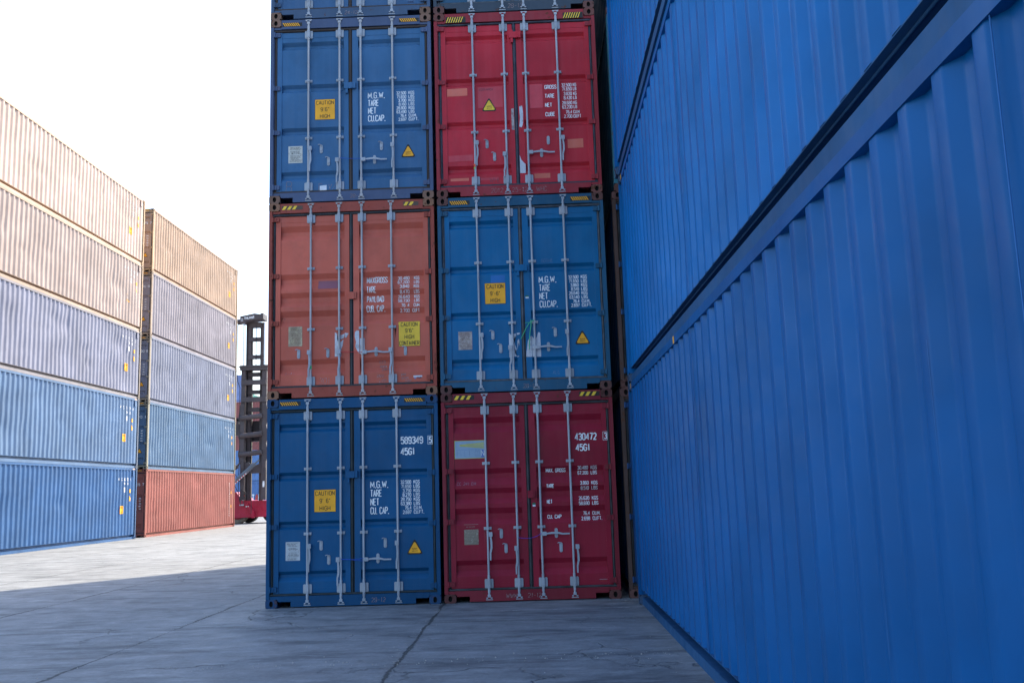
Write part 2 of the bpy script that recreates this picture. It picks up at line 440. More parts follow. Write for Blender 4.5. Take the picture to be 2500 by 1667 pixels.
def wall_mesh(side, seed=0, dents=0, nz=1, z0=.190, z1=CH - .088, amp=.03):
    rnd = random.Random(seed)
    us = []; u = 0; Lw = CL - 2 * Y0
    r = .007
    while u < Lw:
        for c in (0, .078, .150, .2205):
            for d in (-r, 0, r):
                q = u + c + d
                if 0 <= q <= Lw: us.append(q)
        u += PITCH
    us = sorted(set([0] + us + [Lw]))
    def depth(q):
        if q < .02 or q > Lw - .15: return .0
        return (prof(q - r) + prof(q) * 2 + prof(q + r)) / 4
    ds = [(rnd.uniform(.6, Lw - .6), rnd.uniform(.5, 2.4), rnd.uniform(.16, .75), rnd.uniform(.10, .5), rnd.uniform(-.5, 1.) * amp) for _ in range(dents)]
    wob = [(rnd.uniform(0, 6.28), rnd.uniform(2., 6.), rnd.uniform(.25, 1.)) for _ in range(4)]
    vs = []; fs = []
    for j in range(nz + 1):
        z = z0 + (z1 - z0) * j / nz
        env = math.sin(math.pi * (z - z0) / (z1 - z0))
        for q in us:
            x = .028 + depth(q); y = Y0 + q
            if dents:
                for (dy, dz, sy, sz, a) in ds:
                    e = ((y - dy) / sy) ** 2 + ((z - dz) / sz) ** 2
                    if e < 6: x += a * math.exp(-e) * (1 if 0 < j < nz else 0)
                sh = sum(math.sin(ph + k * z + .9 * y * kk) * kk for ph, k, kk in wob)
                y += .0035 * env * sh * amp / .03
            vs.append((x if side == 'l' else CW - x, y, z))
    n = len(us)
    for j in range(nz):
        for i in range(n - 1):
            a = j * n + i; f = (a, a + n, a + n + 1, a + 1)
            fs.append(f if side == 'l' else f[::-1])
    mb = MB(); mb.add(vs, fs, 0, True)
    me = mb.mesh('side_wall')
    return me
def end_wall_mesh():
    mb = MB(); us = []; u = .16
    pts = []
    while u < CW - .16:
        for c, d in ((0, 0), (.11, 0), (.128, .045), (.232, .045)):
            if u + c < CW - .16: pts.append((u + c, d))
        u += .25
    pts.append((CW - .16, 0))
    n = len(pts); vs = [(x, CL - .03 - d, z) for z in (.16, CH - .12) for x, d in pts]
    mb.add(vs, [(i + 1, i, i + n, i + n + 1) for i in range(n - 1)])
    return mb.mesh('end_wall')
def roof_mesh():
    mb = MB(); ys = []; y = .13
    pts = []
    while y < CL - .1:
        for c, d in ((0, 0), (.10, 0), (.12, .02), (.19, .02)): pts.append((y + c, d))
        y += .21
    pts = [p for p in pts if p[0] < CL - .09] + [(CL - .085, 0)]
    n = len(pts); vs = [(x, yy, CH - .012 - d) for x in (.082, CW - .082) for yy, d in pts]
    mb.add(vs, [(i, i + n, i + n + 1, i + 1) for i in range(n - 1)])
    return mb.mesh('roof')
def casting_mesh():
    """hollow block with oval apertures in its four upright faces"""
    mb = MB(); X, Y, Z = .162, .178, .118; k = 16
    def face(P, wd, ht, ox=0.):
        outer = []; inner = []
        for i in range(k):
            t = 2 * math.pi * (i + .5) / k; c, s = math.cos(t), math.sin(t)
            m_ = max(abs(c), abs(s)); outer.append((wd / 2 + wd / 2 * c / m_, ht / 2 + ht / 2 * s / m_))
            inner.append((wd / 2 + ox + .027 * c, ht / 2 + .040 * s))
        vs = [P(a, b, 0) for a, b in outer] + [P(a, b, 0) for a, b in inner] + [P(a, b, .035) for a, b in inner]
        mb.add(vs, [(i, (i + 1) % k, (i + 1) % k + k, i + k) for i in range(k)], 0)
        mb.add(vs, [(i + k, (i + 1) % k + k, (i + 1) % k + 2 * k, i + 2 * k) for i in range(k)], 1)
        mb.add(vs, [tuple(range(2 * k, 3 * k))], 1)
    face(lambda a, b, d: (a, d, b), X, Z); face(lambda a, b, d: (X - a, Y - d, b), X, Z)
    face(lambda a, b, d: (d, Y - a, b), Y, Z); face(lambda a, b, d: (X - d, a, b), Y, Z)
    mb.add([(0, 0, 0), (X, 0, 0), (X, Y, 0), (0, Y, 0), (0, 0, Z), (X, 0, Z), (X, Y, Z), (0, Y, Z)], [(0, 3, 2, 1), (4, 5, 6, 7)])
    return mb.mesh('corner_casting')
def gasket_mesh(side):
    mb = MB(); x0, _, _, x3 = DX[side]
    a, b = (.056, 1.209) if side == 'l' else (1.209, 2.382)
    def bar(p, q, r): mb.tube(p, q, r, 8)
    if side == 'l':
        mb.box((.056, .052, DZ0 - .03), (.099, .075, DZ1 + .03)); mb.tube((.078, .050, .16), (.078, .050, 2.73), .014, 8)
    else:
        mb.box((2.339, .052, DZ0 - .03), (2.382, .075, DZ1 + .03)); mb.tube((2.360, .050, .16), (2.360, .050, 2.73), .014, 8)
        mb.box((1.183, .050, DZ0 - .03), (1.236, .078, DZ1 + .03)); mb.tube((1.209, .046, DZ0 - .02), (1.209, .046, DZ1 + .02), .020, 8)
    mb.tube((a, .040, DZ1 + .020), (b, .040, DZ1 + .020), .018, 8); mb.tube((a, .040, DZ0 - .018), (b, .040, DZ0 - .018), .018, 8)
    mb.box((a, .045, DZ0 - .034), (b, .08, DZ0 - .001)); mb.box((a, .045, DZ1 + .001), (b, .08, DZ1 + .042))
    return mb.mesh('gasket')

def stripes(parent, kind, z0=2.800, z1=2.855, left=(.180, .480), right=(1.960, 2.260), ylw=YEL, blk=BLACKP):
    """yellow and black diagonal bands at both ends of the header"""
    su = lambda x, z, l=0: (x, .012 - l, z)
    for (a, b) in (left, right):
        mb = MB()
        sheet(mb, a, z0, b, z1, su, .002, 1, step=.1)
        pitch, wd = {'fine': (.031, .015), 'coarse': (.085, .045), 'worn': (.075, .045), 'rising': (.036, .014)}[kind]
        lean = -.035 if kind == 'fine' else .035
        for i in range(int((b - a - .035) / pitch)):
            x = a + .003 + pitch * i + (.035 if lean < 0 else 0)
            vs = [(x, z0 + .003), (x + wd, z0 + .003), (x + wd + lean, z1 - .003), (x + lean, z1 - .003)]
            mb.add([su(p[0], p[1], .0045) for p in vs], [(0, 1, 2, 3)], 0)
        obj('hazard_stripes', mb.mesh('hazard_stripes'), [ylw, blk], parent)

def container(label, loc, pt, group, style=None, frame=None, cast=CAST, wall=None, wall_p=None, rz=0, gasket=GASKET, rodm=GALV, handles=None, catches=None,
              lock=None, detail=True, walls='lr', rails=None, lowrail=None, cat='container'):
    t = thing('shipping_container', label, cat, loc, rz, group)
    fr = frame or pt; wp = wall_p or pt
    obj('frame', cached('frame', frame_mesh), fr, t)
    for sd_ in 'lr':
        obj('top_rail', cached('top_rail_' + sd_, lambda: rail_mesh(sd_, 0)), rails or wp, t)
        obj('bottom_rail', cached('bottom_rail_' + sd_, lambda: rail_mesh(sd_, 1)), lowrail or rails or wp, t)
    for s in 'lr':
        if wall and s in wall: me = wall[s]
        else: me = cached('side_wall_' + s, lambda: wall_mesh(s))
        obj('side_wall', me, wp, t)
    obj('end_wall', cached('end_wall', end_wall_mesh), pt, t); obj('roof', cached('roof', roof_mesh), pt, t)
    cm = cached('corner_casting', casting_mesh)
    for cx in (0, CW - .162):
        for cy in (0, CL - .178):
            for cz in (0, CH - .118): obj('corner_casting', cm, [cast, HOLE_SHADE], t, (cx, cy, cz))
    t['doors'] = 0; del t['doors']
    doors = {}
    if not style:
        for s in 'lr': doors[s] = obj('door', cached(('door', 'narrow', s), lambda: door_mesh('narrow', s)), pt, t)
        return t, doors
    for s in 'lr':
        d = obj('door', cached(('door', style, s), lambda: door_mesh(style, s)), pt, t); doors[s] = d
        obj('gasket', cached(('gasket', s), lambda: gasket_mesh(s)), gasket, d)
        for z in (2.655, 1.80, 1.10, .25):
            obj('hinge', cached(('hinge', s), lambda: hinge_mesh(s)), fr if detail else pt, d, (.098 if s == 'l' else 2.340, 0, z))
        for x in RODX[style][s]:
            obj('locking_rod', cached(('locking_rod', x), lambda: rod_mesh(x)), rodm, d)
            for z in (.250, 2.650): obj('rod_bracket', cached('rod_bracket', big_bracket), GALV, d, (x, 0, z))
            for z in (1.000, 1.900): obj('bearing', cached('bearing', small_bracket), GALV, d, (x, 0, z))
    if detail:
        for s, x, z, hz in (handles or [('l', .608, .835, 0), ('l', 1.012, .640, 0), ('r', 1.400, .630, 1), ('r', 1.836, .845, 0)]):
            obj('rod_handle', cached(('rod_handle', hz), lambda: handle_mesh(hz)), GALV, doors[s], (x, 0, z))
        for s, x, z, hk in (catches or [('l', .767, .832, 1), ('l', .875, .635, 1), ('r', 1.668, .845, 1), ('r', 1.563, .636, 0)]):
            obj('handle_catch', cached(('handle_catch', hk), lambda: catch_mesh(hk)), GALV, doors[s], (x, 0, z))
    if detail:
        rb = random.Random(int(loc[0] * 7 + loc[2] * 3)); su_ = door_surf(style)
        for s in 'lr':
            mb = MB()
            for x in RODX[style][s]:
                for z in (.185, .98, 1.88, 2.585):
                    for _ in range(4):
                        a = x + rb.uniform(-.05, .05); wd = rb.uniform(.003, .010); L_ = rb.uniform(.04, .22)
                        z1 = z; z0 = max(.195, z - L_)
                        if z1 - z0 < .02: continue
                        n_ = 8; vs = []
                        for q in range(n_ + 1):
                            zz = z1 + (z0 - z1) * q / n_; k_ = wd * (1 - .8 * q / n_); vs += [su_(a - k_, zz, .0016), su_(a + k_, zz, .0016)]
                        mb.add(vs, [(2 * q, 2 * q + 1, 2 * q + 3, 2 * q + 2) for q in range(n_)])
            o_ = obj('rust_streaks', mb.mesh('rust_streaks'), worn('rust streak ' + pt.name, tuple(.45 * c_ + k_ for c_, k_ in zip(pt.node_tree.nodes['Principled BSDF'].inputs['Base Color'].default_value[:3] if 0 else prgb[pt.name], (.05, .018, .008))), prgb[pt.name], .75, 40), doors[s])
            o_['kind'] = 'stuff'
    lx, lz, big = lock or (1.205, 1.80, 1)
    mb = MB()
    if big:
        mb.box((lx - .085, -.002, lz - .045), (lx + .085, .039, lz + .050)); mb.box((lx + .030, -.010, lz - .040), (lx + .045, .0, lz + .045))
        mb.box((lx - .066, .004, lz - .115), (lx - .030, .036, lz - .046)); mb.box((lx - .060, .010, lz + .051), (lx - .030, .036, lz + .085))
    else:
        mb.box((lx - .045, .000, lz - .050), (lx + .035, .039, lz + .055)); mb.box((lx + .035, .008, lz - .045), (lx + .060, .036, lz + .050))
    obj('lock_box', mb.mesh('lock_box'), pt, doors['r'])
    return t, doors

def decals(door, name, fn, mats, label=None):
    mb = MB(); fn(mb); o = obj(name, mb.mesh(name), mats, door)
    if label: o['label'] = label
    return o
def words(door, su, items, mat, name='lettering'):
    """one mesh per painted word or line: (text, x, z, height, keyword arguments)"""
    for s_, x, z, h, kw in items:
        mb = MB(); text(mb, s_, x, z, h, su, **kw); obj(name, mb.mesh(name), mat, door)
def data_plate(door, x0, z0, x1, z1, su, mat, ink=BLACKP, seed=1):
    def f(mb):
        sheet(mb, x0, z0, x1, z1, su, .003, 0, step=.1)
        rnd = random.Random(seed); z = z1 - .02
        while z > z0 + .012:
            a = x0 + .014 + rnd.random() * .03; b = x1 - .014 - rnd.random() * .05
            if rnd.random() < .8:
                while a < b:
                    c = min(b, a + rnd.uniform(.012, .05)); sheet(mb, a, z - .0022, c, z + .0022, su, .0045, 1, step=.1); a = c + .008
            z -= rnd.uniform(.010, .017)
        for xx in (x0 + .06, x1 - .06):
            vs = [su(xx + .006 * math.cos(i), (z0 + z1) / 2 + .02 + .006 * math.sin(i), .0055) for i in range(6)]
            mb.add(vs, [tuple(range(6))], 1)
    decals(door, 'data_plate', f, [mat, ink])
def caution(door, x0, z0, x1, z1, su, lines, mat, hts=.062, name='warning_sticker'):
    def f(mb):
        sheet(mb, x0, z0, x1, z1, su, .003, 0)
        frame_line(mb, x0, z0, x1, z1, .003, su, 1, .0042)
        n = len(lines); pitch = (z1 - z0) / n
        for i, (s, wf) in enumerate(lines):
            text(mb, s, (x0 + x1) / 2, z1 - pitch * (i + .5) - hts / 2, hts, su, width=(x1 - x0) * wf, th=.0072, mat=1, align='c', lift=.005)
    decals(door, name, f, [mat, BLACKP])
def triangle(door, cx, z0, z1, hw, su, yl=YEL):
    def f(mb):
        def tri(hw, a, b, l, m_):
            c = .14
            P = [(cx, b), (cx - hw, a), (cx + hw, a)]; pts = []
            for i in range(3):
                p, q, r = Vector(P[i]), Vector(P[i - 1]), Vector(P[(i + 1) % 3])
                pts += [tuple(p.lerp(q, c)), tuple(p.lerp((q + r) / 2, c * .55)), tuple(p.lerp(r, c))]
            mb.add([su(p[0], p[1], l) for p in pts], [tuple(range(9))], m_)
        tri(hw, z0, z1, .003, 1); tri(hw * .80, z0 + .018, z1 - .038, .0042, 0)
        text(mb, 'SUPER', cx, z0 + .068, .016, su, width=.072, th=.003, mat=1, align='c', lift=.0055)
        text(mb, 'HEAVY', cx, z0 + .038, .016, su, width=.080, th=.003, mat=1, align='c', lift=.0055)
    decals(door, 'warning_triangle', f, [yl, BLACKP])
def mgw(door, su, vals, mat=WHITE, dx=0, dz=0, sp=''):
    words(door, su, [(s_, 1.462 + dx, 1.602 - .1207 * i + dz, .100, dict(width=[.255, .165, .125, .262][i], th=.0115)) for i, s_ in enumerate(['M.G.W.', 'TARE', 'NET', 'CU.' + sp + 'CAP.'])], mat)
    for i, (a, b) in enumerate(vals):
        z = 1.650 - .0597 * i + dz
        words(door, su, [(a, 2.040 + dx, z, .050, dict(cw=.0195, th=.0072, align='r')), (b, 2.073 + dx, z, .050, dict(cw=.0215, th=.0072))], mat)
def chalk(door, su, items, mat=CHALK, name='chalk_writing'):
    words(door, su, [(s_, x, z, h, dict(cw=h * .5, th=.0045, lift=.004, slant=.08)) for s_, x, z, h in items], mat, name)
def rope(parent, pts, rad, mat):
    mb = MB(); mb.path(pts, rad, 6); obj('tie_cord', mb.mesh('tie_cord'), mat, parent)
def sill_text(t, s, x=1.16, z=.05, h=.06):
    decals(t, 'chalk_writing', lambda mb: text(mb, s, x, z, h, lambda a, b, l=0: (a, .012 - l, b), cw=h * .5, th=.005, slant=.08), CHALK)

GD_ = 'containers stacked with their doors to the camera'
def H(k): return k * CH
blueA = paint('blue paint', (.003, .082, .205), rust=.12, fade=.16)
# ---- stack A: left column (x 0..2.438), stack B right of it
su_n, su_w = door_surf('narrow'), door_surf('wide')
t, d = container('deep blue container at the bottom of the left door column, numbered 589349', (0, 0, 0), blueA, GD_, 'narrow',
                 frame=paint('blue frame paint', (.004, .066, .165), rust=.42, fade=.12), cast=paint('blue casting', (.02, .065, .15), rust=.95, fade=.1, rough=.6), gasket=plain('dark teal gasket', (.012, .022, .028), .5, var=.4))
stripes(t, 'fine')
caution(d['l'], .668, 1.293, .973, 1.604, su_n, [('CAUTION', .90), ("9' 6\"", .50), ('HIGH', .50)], YEL)
data_plate(d['l'], .268, .637, .470, .893, su_n, worn('silver data plate', (.52, .54, .56), (.42, .43, .45), .3), seed=3)
triangle(d['r'], 2.078, .675, .894, .118, su_n)
mgw(d['r'], su_n, [('32.500', 'KGS'), ('71.650', 'LBS'), ('3.750', 'KGS'), ('8.270', 'LBS'), ('28.750', 'KGS'), ('63.380', 'LBS'), ('76.4', 'CU.M.'), ('2.697', 'CU.FT.')], sp=' ')
words(d['r'], su_n, [('589349', 1.898, 2.205, .106, dict(width=.322, th=.0165)), ('45G1', 1.896, 2.050, .104, dict(width=.204, th=.0165))], WHITE)
def f(mb):
    su = lambda x, z, l=0: (x, .040 - l, z)
    text(mb, '5', 2.299, 2.206, .092, su, cw=.032, th=.014); frame_line(mb, 2.284, 2.192, 2.353, 2.314, .006, su)
decals(d['r'], 'check_digit', f, WHITE)
sill_text(t, '29-12', 1.47)
BLUEC = plain('blue cord', (.01, .08, .5), .4)
rope(d['r'], [(1.052, -.006, .642), (1.15, .0, .636), (1.27, .0, .634), (1.372, -.004, .645)], .0035, BLUEC)
rope(d['l'], [(1.056, -.008, .640), (1.2, -.002, .628), (1.368, -.006, .610)], .003, BLUEC)

orange = paint('terracotta paint', (.55, .122, .080), rust=.48, fade=.14, grime=.3, rustc=(.10, .045, .03))
t, d = container('terracotta orange container, second up in the left door column', (0, 0, H(1)), orange, GD_, 'wide',
                 frame=paint('terracotta frame paint', (.32, .065, .045), rust=.9, fade=.12), cast=paint('tan casting', (.26, .13, .08), rust=.9, fade=.2, rough=.75, grime=.6),
                 rodm=paint('warm galvanised steel', (.42, .40, .40), rust=.6, fade=.3, rustc=(.22, .09, .05)), lock=(1.222, 1.476, 0),
                 handles=[('l', .600, .665, 0), ('l', 1.030, .660, 0), ('r', 1.400, .640, 1), ('r', 1.777, .665, 0)],
                 catches=[('l', .440, .648, 1), ('l', .864, .650, 1), ('r', 1.562, .648, 0), ('r', 1.985, .645, 1)])
stripes(t, 'worn', 2.795, 2.855, (.188, .50), (1.985, 2.21), YEL2, paint('worn stripe ground', (.12, .08, .06), rust=.6))
caution(d['r'], 1.890, .712, 2.199, 1.076, su_w, [('CAUTION', .78), ("9'6\"", .40), ('HIGH', .45), ('CONTAINER', .94)], YEL2)
data_plate(d['l'], .289, .762, .490, 1.052, su_w, PLATE2, plain('brown print', (.18, .11, .06), .7), 5)
if 1:
    words(d['r'], su_w, [(s_, 1.427, z, .094, dict(width=wd, th=.0105)) for s_, z, wd in (('MAXGROSS', 1.662, .306), ('TARE', 1.516, .142), ('PAYLOAD', 1.378, .250), ('CUB. CAP.', 1.232, .270))], WHITE2)
    for (a, b), z in zip([('30.480', 'KGS'), ('67.200', 'LBS'), ('3.840', 'KGS'), ('8.470', 'LBS'), ('26.640', 'KGS'), ('58.730', 'LBS'), ('76 4', 'CUM'), ('2.700', 'CUFT')], (1.70, 1.638, 1.570, 1.494, 1.424, 1.362, 1.289, 1.215)):
        words(d['r'], su_w, [(a, 2.052, z, .050, dict(cw=.0225, th=.0068, align='r')), (b, 2.198, z, .050, dict(cw=.019, th=.0068, align='r'))], WHITE2)
def f(mb):
    blob(mb, [(.965, .950), (.998, .93), (1.0, .84), (1.04, .80), (1.09, .84), (1.075, .75), (1.055, .70), (1.055, .595), (.963, .595)], su_w, .003)
    blob(mb, [(1.035, .842), (1.095, .862), (1.108, .925), (1.04, .900)], su_w, .0045)
    blob(mb, [(1.112, .935), (1.168, .927), (1.135, .870), (1.112, .862)], lambda x, z, l=0: (x, .040 - l, z), .003)
decals(d['l'], 'torn_paper', f, PAPER)
def f(mb):
    st = lambda x, z, l=0: (x, .040 - l, z)
    blob(mb, [(1.258, .940), (1.285, .965), (1.318, .962), (1.320, .82), (1.322, .63), (1.300, .65), (1.285, .68), (1.262, .73), (1.275, .80), (1.255, .87)], st, .003)
    blob(mb, [(1.327, .850), (1.395, .850), (1.397, .618), (1.365, .600), (1.327, .630)], su_w, .003)
decals(d['r'], 'torn_paper', f, PAPER)
def f(mb):
    sheet(mb, 2.095, .216, 2.222, .283, su_w, .003, 0, step=.1)
    text(mb, 'CIMC', 2.150, .238, .026, su_w, width=.062, th=.005, mat=1, lift=.0045)
    blob(mb, [(2.105, .254), (2.135, .254), (2.130, .238), (2.112, .238)], su_w, .0045, 2)
decals(d['r'], 'maker_sticker', f, [plain('white sticker', (.6, .64, .7), .5), plain('navy print', (.02, .03, .09), .6), plain('light blue print', (.05, .3, .6), .6)])
decals(d['l'], 'paint_patch', lambda mb: sheet(mb, .717, 1.60, 1.008, 1.725, su_w, .0022, 0), paint('violet faded patch', (.26, .10, .13), rust=.1, fade=.1))
chalk(d['r'], su_w, [('GTO', 1.60, .475, .045), ('DDSN', 1.61, .415, .035), ('EMPT', 1.64, .370, .035), ('0323', 1.57, .275, .035), ('LU95', 1.60, .205, .04), ('MMI', 1.92, .285, .036), ('DESPL', 1.92, .235, .033), ('CAKP', 1.98, .195, .03)])
chalk(d['l'], su_w, [('301', .735, .205, .085), ('/ - / -', .24, .355, .03)])
rope(d['r'], [(1.035, -.010, .655), (1.2, -.006, .648), (1.37, -.004, .640)], .0035, plain('red cord', (.6, .02, .03), .5))
def f(mb): mb.box((.607, -.004, .42), (.640, -.001, .47))
decals(d['l'], 'green_tape', f, plain('green tape', (.02, .3, .12), .5))

blueG = paint('greyish blue paint', (.045, .135, .270), rust=.25, fade=.30, grime=.3)
t, d = container('faded greyish blue container, third up in the left door column', (0, 0, H(2)), blueG, GD_, 'narrow',
                 frame=paint('faded blue frame', (.075, .105, .19), rust=.62, fade=.3), cast=paint('pale rust casting', (.22, .125, .09), rust=.9, fade=.3, rough=.75, grime=.6), gasket=GASKETB,
                 rodm=paint('pale galvanised steel', (.44, .43, .44), rust=.4, fade=.3, rustc=(.25, .15, .1)))
stripes(t, 'fine', 2.785, 2.845)
caution(d['l'], .670, 1.293, .973, 1.613, su_n, [('CAUTION', .88), ("9'6\"", .44), ('HIGH', .50)], YEL)
data_plate(d['l'], .273, .628, .484, .892, su_n, worn('pale data plate', (.56, .55, .50), (.45, .44, .40), .3), seed=9)
triangle(d['r'], 2.066, .655, .876, .112, su_n)
mgw(d['r'], su_n, [('32.500', 'KGS'), ('71.650', 'LBS'), ('3.700', 'KGS'), ('8.160', 'LBS'), ('28.800', 'KGS'), ('63.490', 'LBS'), ('76.4', 'CU.M.'), ('2.697', 'CU.FT.')], dz=-.008, dx=.008)
chalk(d['l'], su_n, [('B', .236, .180, .165), ('E', .722, .20, .10), ('V/16', .87, .20, .085)])
decals(d['l'], 'white_label', lambda mb: sheet(mb, .744, .185, .846, .262, su_n, .005, 0, step=.1, skew=.1), plain('white sticker', (.6, .64, .7), .5))
sill_text(t, '28-12', 1.2)
rope(d['r'], [(1.052, -.008, .665), (1.2, .0, .652), (1.368, -.004, .645)], .0035, BLUEC)

t, d = container('weathered steel blue container cut by the top edge, above the faded greyish blue one', (0, 0, H(3)), paint('steel blue paint', (.05, .12, .24), rust=.3, fade=.3), GD_, 'narrow',
                 frame=paint('steel blue frame', (.06, .10, .17), rust=.7, fade=.2), cast=paint('pale rust casting'[0:] + ' two', (.20, .115, .08), rust=.9, fade=.3, rough=.75), gasket=GASKETB)
def f(mb):
    sheet(mb, 2.080, .195, 2.203, .262, su_n, .003, 0, step=.1); text(mb, 'CIMC', 2.141, .212, .034, su_n, width=.095, th=.007, mat=1, align='c', lift=.0045)
decals(d['r'], 'maker_sticker', f, [plain('white sticker', (.6, .64, .7), .5), plain('navy print', (.02, .03, .09), .6)])
sill_text(t, '24-12', 1.13)

BX, BY = CW + .0455, .015
maroon = paint('maroon paint', (.275, .013, .034), rust=.22, fade=.12, rustc=(.05, .02, .015))
MAF = paint('maroon frame', (.21, .020, .034), rust=.68, fade=.12, rustc=(.11, .045, .025))
t, d = container('dark maroon container at the bottom of the right door column, numbered 430472', (BX, BY, 0), maroon, GD_, 'wide', frame=MAF,
                 cast=paint('maroon rust casting', (.12, .045, .042), rust=1., rough=.75, grime=.6, rustc=(.05, .02, .014)), lock=(1.238, 1.450, 0),
                 handles=[('l', .660, .920, 0), ('l', 1.012, .722, 0), ('r', 1.405, .905, 1), ('r', 1.860, .720, 0)],
                 catches=[('l', .808, .922, 1), ('l', .868, .720, 1), ('r', 1.634, .712, 1), ('r', 1.575, .908, 0)])
stripes(t, 'coarse', 2.803, 2.866, (.185, .475), (1.968, 2.262), YEL2, BLACKP)
data_plate(d['l'], .288, .780, .488, 1.060, su_w, worn('stained data plate', (.42, .40, .34), (.24, .18, .13), .7, 14), plain('faint print', (.3, .27, .22), .7), 11)
if 1:
    words(d['r'], su_w, [('430472', 1.884, 2.180, .104, dict(width=.312, th=.0155)), ('45G1', 1.892, 2.030, .102, dict(width=.204, th=.0155))], WHITE)
    words(d['r'], su_w, [(s_, 1.459, z, .055, dict(width=wd, th=.0090)) for s_, z, wd in (('MAX. GROSS', 1.746, .280), ('TARE', 1.529, .110), ('NET', 1.313, .078), ('CU. CAP', 1.104, .198))], WHITE)
    for (a, b), z in zip([('30.480', 'KGS'), ('67.200', 'LBS'), ('3.860', 'KGS'), ('8.510', 'LBS'), ('26.620', 'KGS'), ('58.690', 'LBS'), ('76.4', 'CU.M.'), ('2.698', 'CU.FT.')], (1.773, 1.702, 1.561, 1.490, 1.350, 1.280, 1.141, 1.069)):
        words(d['r'], su_w, [(a, 2.055, z, .051, dict(cw=.0195, th=.0066, align='r')), (b, 2.092, z, .051, dict(cw=.021 if 'U' not in b else .0195, th=.0066))], WHITE)
def f(mb):
    su = lambda x, z, l=0: (x, .040 - l, z)
    text(mb, '3', 2.297, 2.187, .092, su, cw=.030, th=.013); frame_line(mb, 2.281, 2.173, 2.346, 2.293, .005, su)
decals(d['r'], 'check_digit', f, WHITE)
def f(mb):
    sheet(mb, .178, 1.973, .612, 2.228, su_w, .003, 0, nx=8, step=.05)
    frame_line(mb, .178, 1.973, .612, 2.228, .006, su_w, 1, .0045)
    for k in range(6):                                                  # bundle of yellow rays
        z = 2.118 + k * .0155; zc = 2.150 + k * .004
        vs = [(.25, zc - .002), (.596, z - .005), (.596, z + .005), (.25, zc + .002)]
        mb.add([su_w(p[0], p[1], .0048) for p in vs], [(0, 1, 2, 3)], 3 if k % 2 else 1)
    sheet(mb, .20, 2.098, .55, 2.101, su_w, .0045, 4, step=.1)
    sheet(mb, .555, 1.985, .600, 2.095, su_w, .004, 4, step=.1)
    text(mb, 'N', .552, 2.005, .085, su_w, width=.05, th=.009, mat=2, lift=.006)
    text(mb, 'I I L I  CO', .205, 2.005, .085, su_w, width=.335, th=.009, mat=5, lift=.005)
decals(d['l'], 'faded_logo_panel', f, [paint('faded pale blue panel', (.26, .36, .47), rust=.02, fade=.5), plain('yellow line', (.55, .52, .08), .5), plain('white letter', (.6, .65, .68), .5),
        plain('yellow ray', (.42, .42, .17), .5), plain('panel blue', (.10, .17, .42), .5), plain('ghost letter', (.22, .31, .44), .5)])
def f(mb):
    su = lambda x, z, l=0: (x, .040 - l, z)
    sheet(mb, 1.256, 1.305, 1.299, 1.332, su, .003, 0, step=.1); sheet(mb, 1.258, 1.280, 1.299, 1.305, su, .003, 1, step=.1)
GREENS = [plain('dark green sticker', (.01, .12, .06), .5), plain('white half', (.62, .66, .72), .5)]
decals(d['r'], 'inspection_sticker', f, GREENS)
def f(mb):
    sheet(mb, 2.152, .217, 2.260, .263, su_w, .003, 0, step=.1); text(mb, 'SINGAMAS', 2.206, .232, .018, su_w, width=.09, th=.004, mat=1, align='c', lift=.0045)
decals(d['r'], 'maker_sticker', f, [plain('white sticker', (.6, .64, .7), .5), plain('red print', (.4, .03, .03), .6)])
rope(d['r'], [(1.045, -.006, .862), (1.12, -.004, .850), (1.21, .0, .848), (1.30, .0, .872), (1.372, -.006, .912)], .0035, plain('violet cord', (.10, .05, .5), .4))
chalk(d['l'], su_w, [('CC 241 EM', .20, 1.60, .045)], paint('faint chalk', (.30, .16, .20), rust=0), 'chalk_writing')
sill_text(t, 'WWM    21-12', .85)

blueB = paint('mid blue paint', (.003, .125, .290), rust=.18, fade=.16)
t, d = container('bright blue container with green cord, second up in the right door column', (BX, BY, H(1)), blueB, GD_, 'narrow',
                 frame=paint('blue rusty frame', (.015, .09, .17), rust=.7, fade=.3), cast=CAST, gasket=plain('grey gasket', (.06, .07, .085), .55, var=.5))
stripes(t, 'fine', 2.782, 2.845)
caution(d['l'], .667, 1.290, .967, 1.598, su_n, [('CAUTION', .82), ("9'-6\"", .48), ('HIGH', .46)], YEL)
decals(d['l'], 'paint_patch', lambda mb: sheet(mb, .758, 1.602, .966, 1.712, su_n, .0024, 0, step=.1), paint('bright blue patch', (.03, .17, .46), rust=.02, fade=.05))
data_plate(d['l'], .268, .632, .466, .897, su_n, worn('pinkish data plate', (.44, .38, .36), (.30, .24, .24), .5, 10), plain('brown print', (.18, .11, .06), .7), 13)
triangle(d['r'], 2.055, .656, .873, .116, su_n)
mgw(d['r'], su_n, [('32,500', 'KGS'), ('71,650', 'LBS'), ('3,860', 'KGS'), ('8,510', 'LBS'), ('28,640', 'KGS'), ('63,140', 'LBS'), ('76.4', 'CU.M.'), ('2,697', 'CU.FT.')] and
    [('32.500', 'KGS'), ('71.650', 'LBS'), ('3.860', 'KGS'), ('8.510', 'LBS'), ('28.640', 'KGS'), ('63.140', 'LBS'), ('76.4', 'CU.M.'), ('2.697', 'CU.FT.')], dz=-.028, dx=-.006)
def f(mb):
    blob(mb, [(.998, .856), (1.03, .83), (1.10, .845), (1.10, .80), (1.07, .78), (1.075, .70), (1.105, .62), (1.08, .56), (1.105, .515), (.997, .500)], su_n, .003)
    st = lambda x, z, l=0: (x, .040 - l, z)
    blob(mb, [(1.112, .852), (1.160, .852), (1.150, .828), (1.112, .822)], st, .003); blob(mb, [(1.120, .74), (1.140, .765), (1.150, .66), (1.135, .72), (1.115, .60)], st, .003)
    blob(mb, [(1.112, .520), (1.14, .512), (1.112, .500)], st, .003)
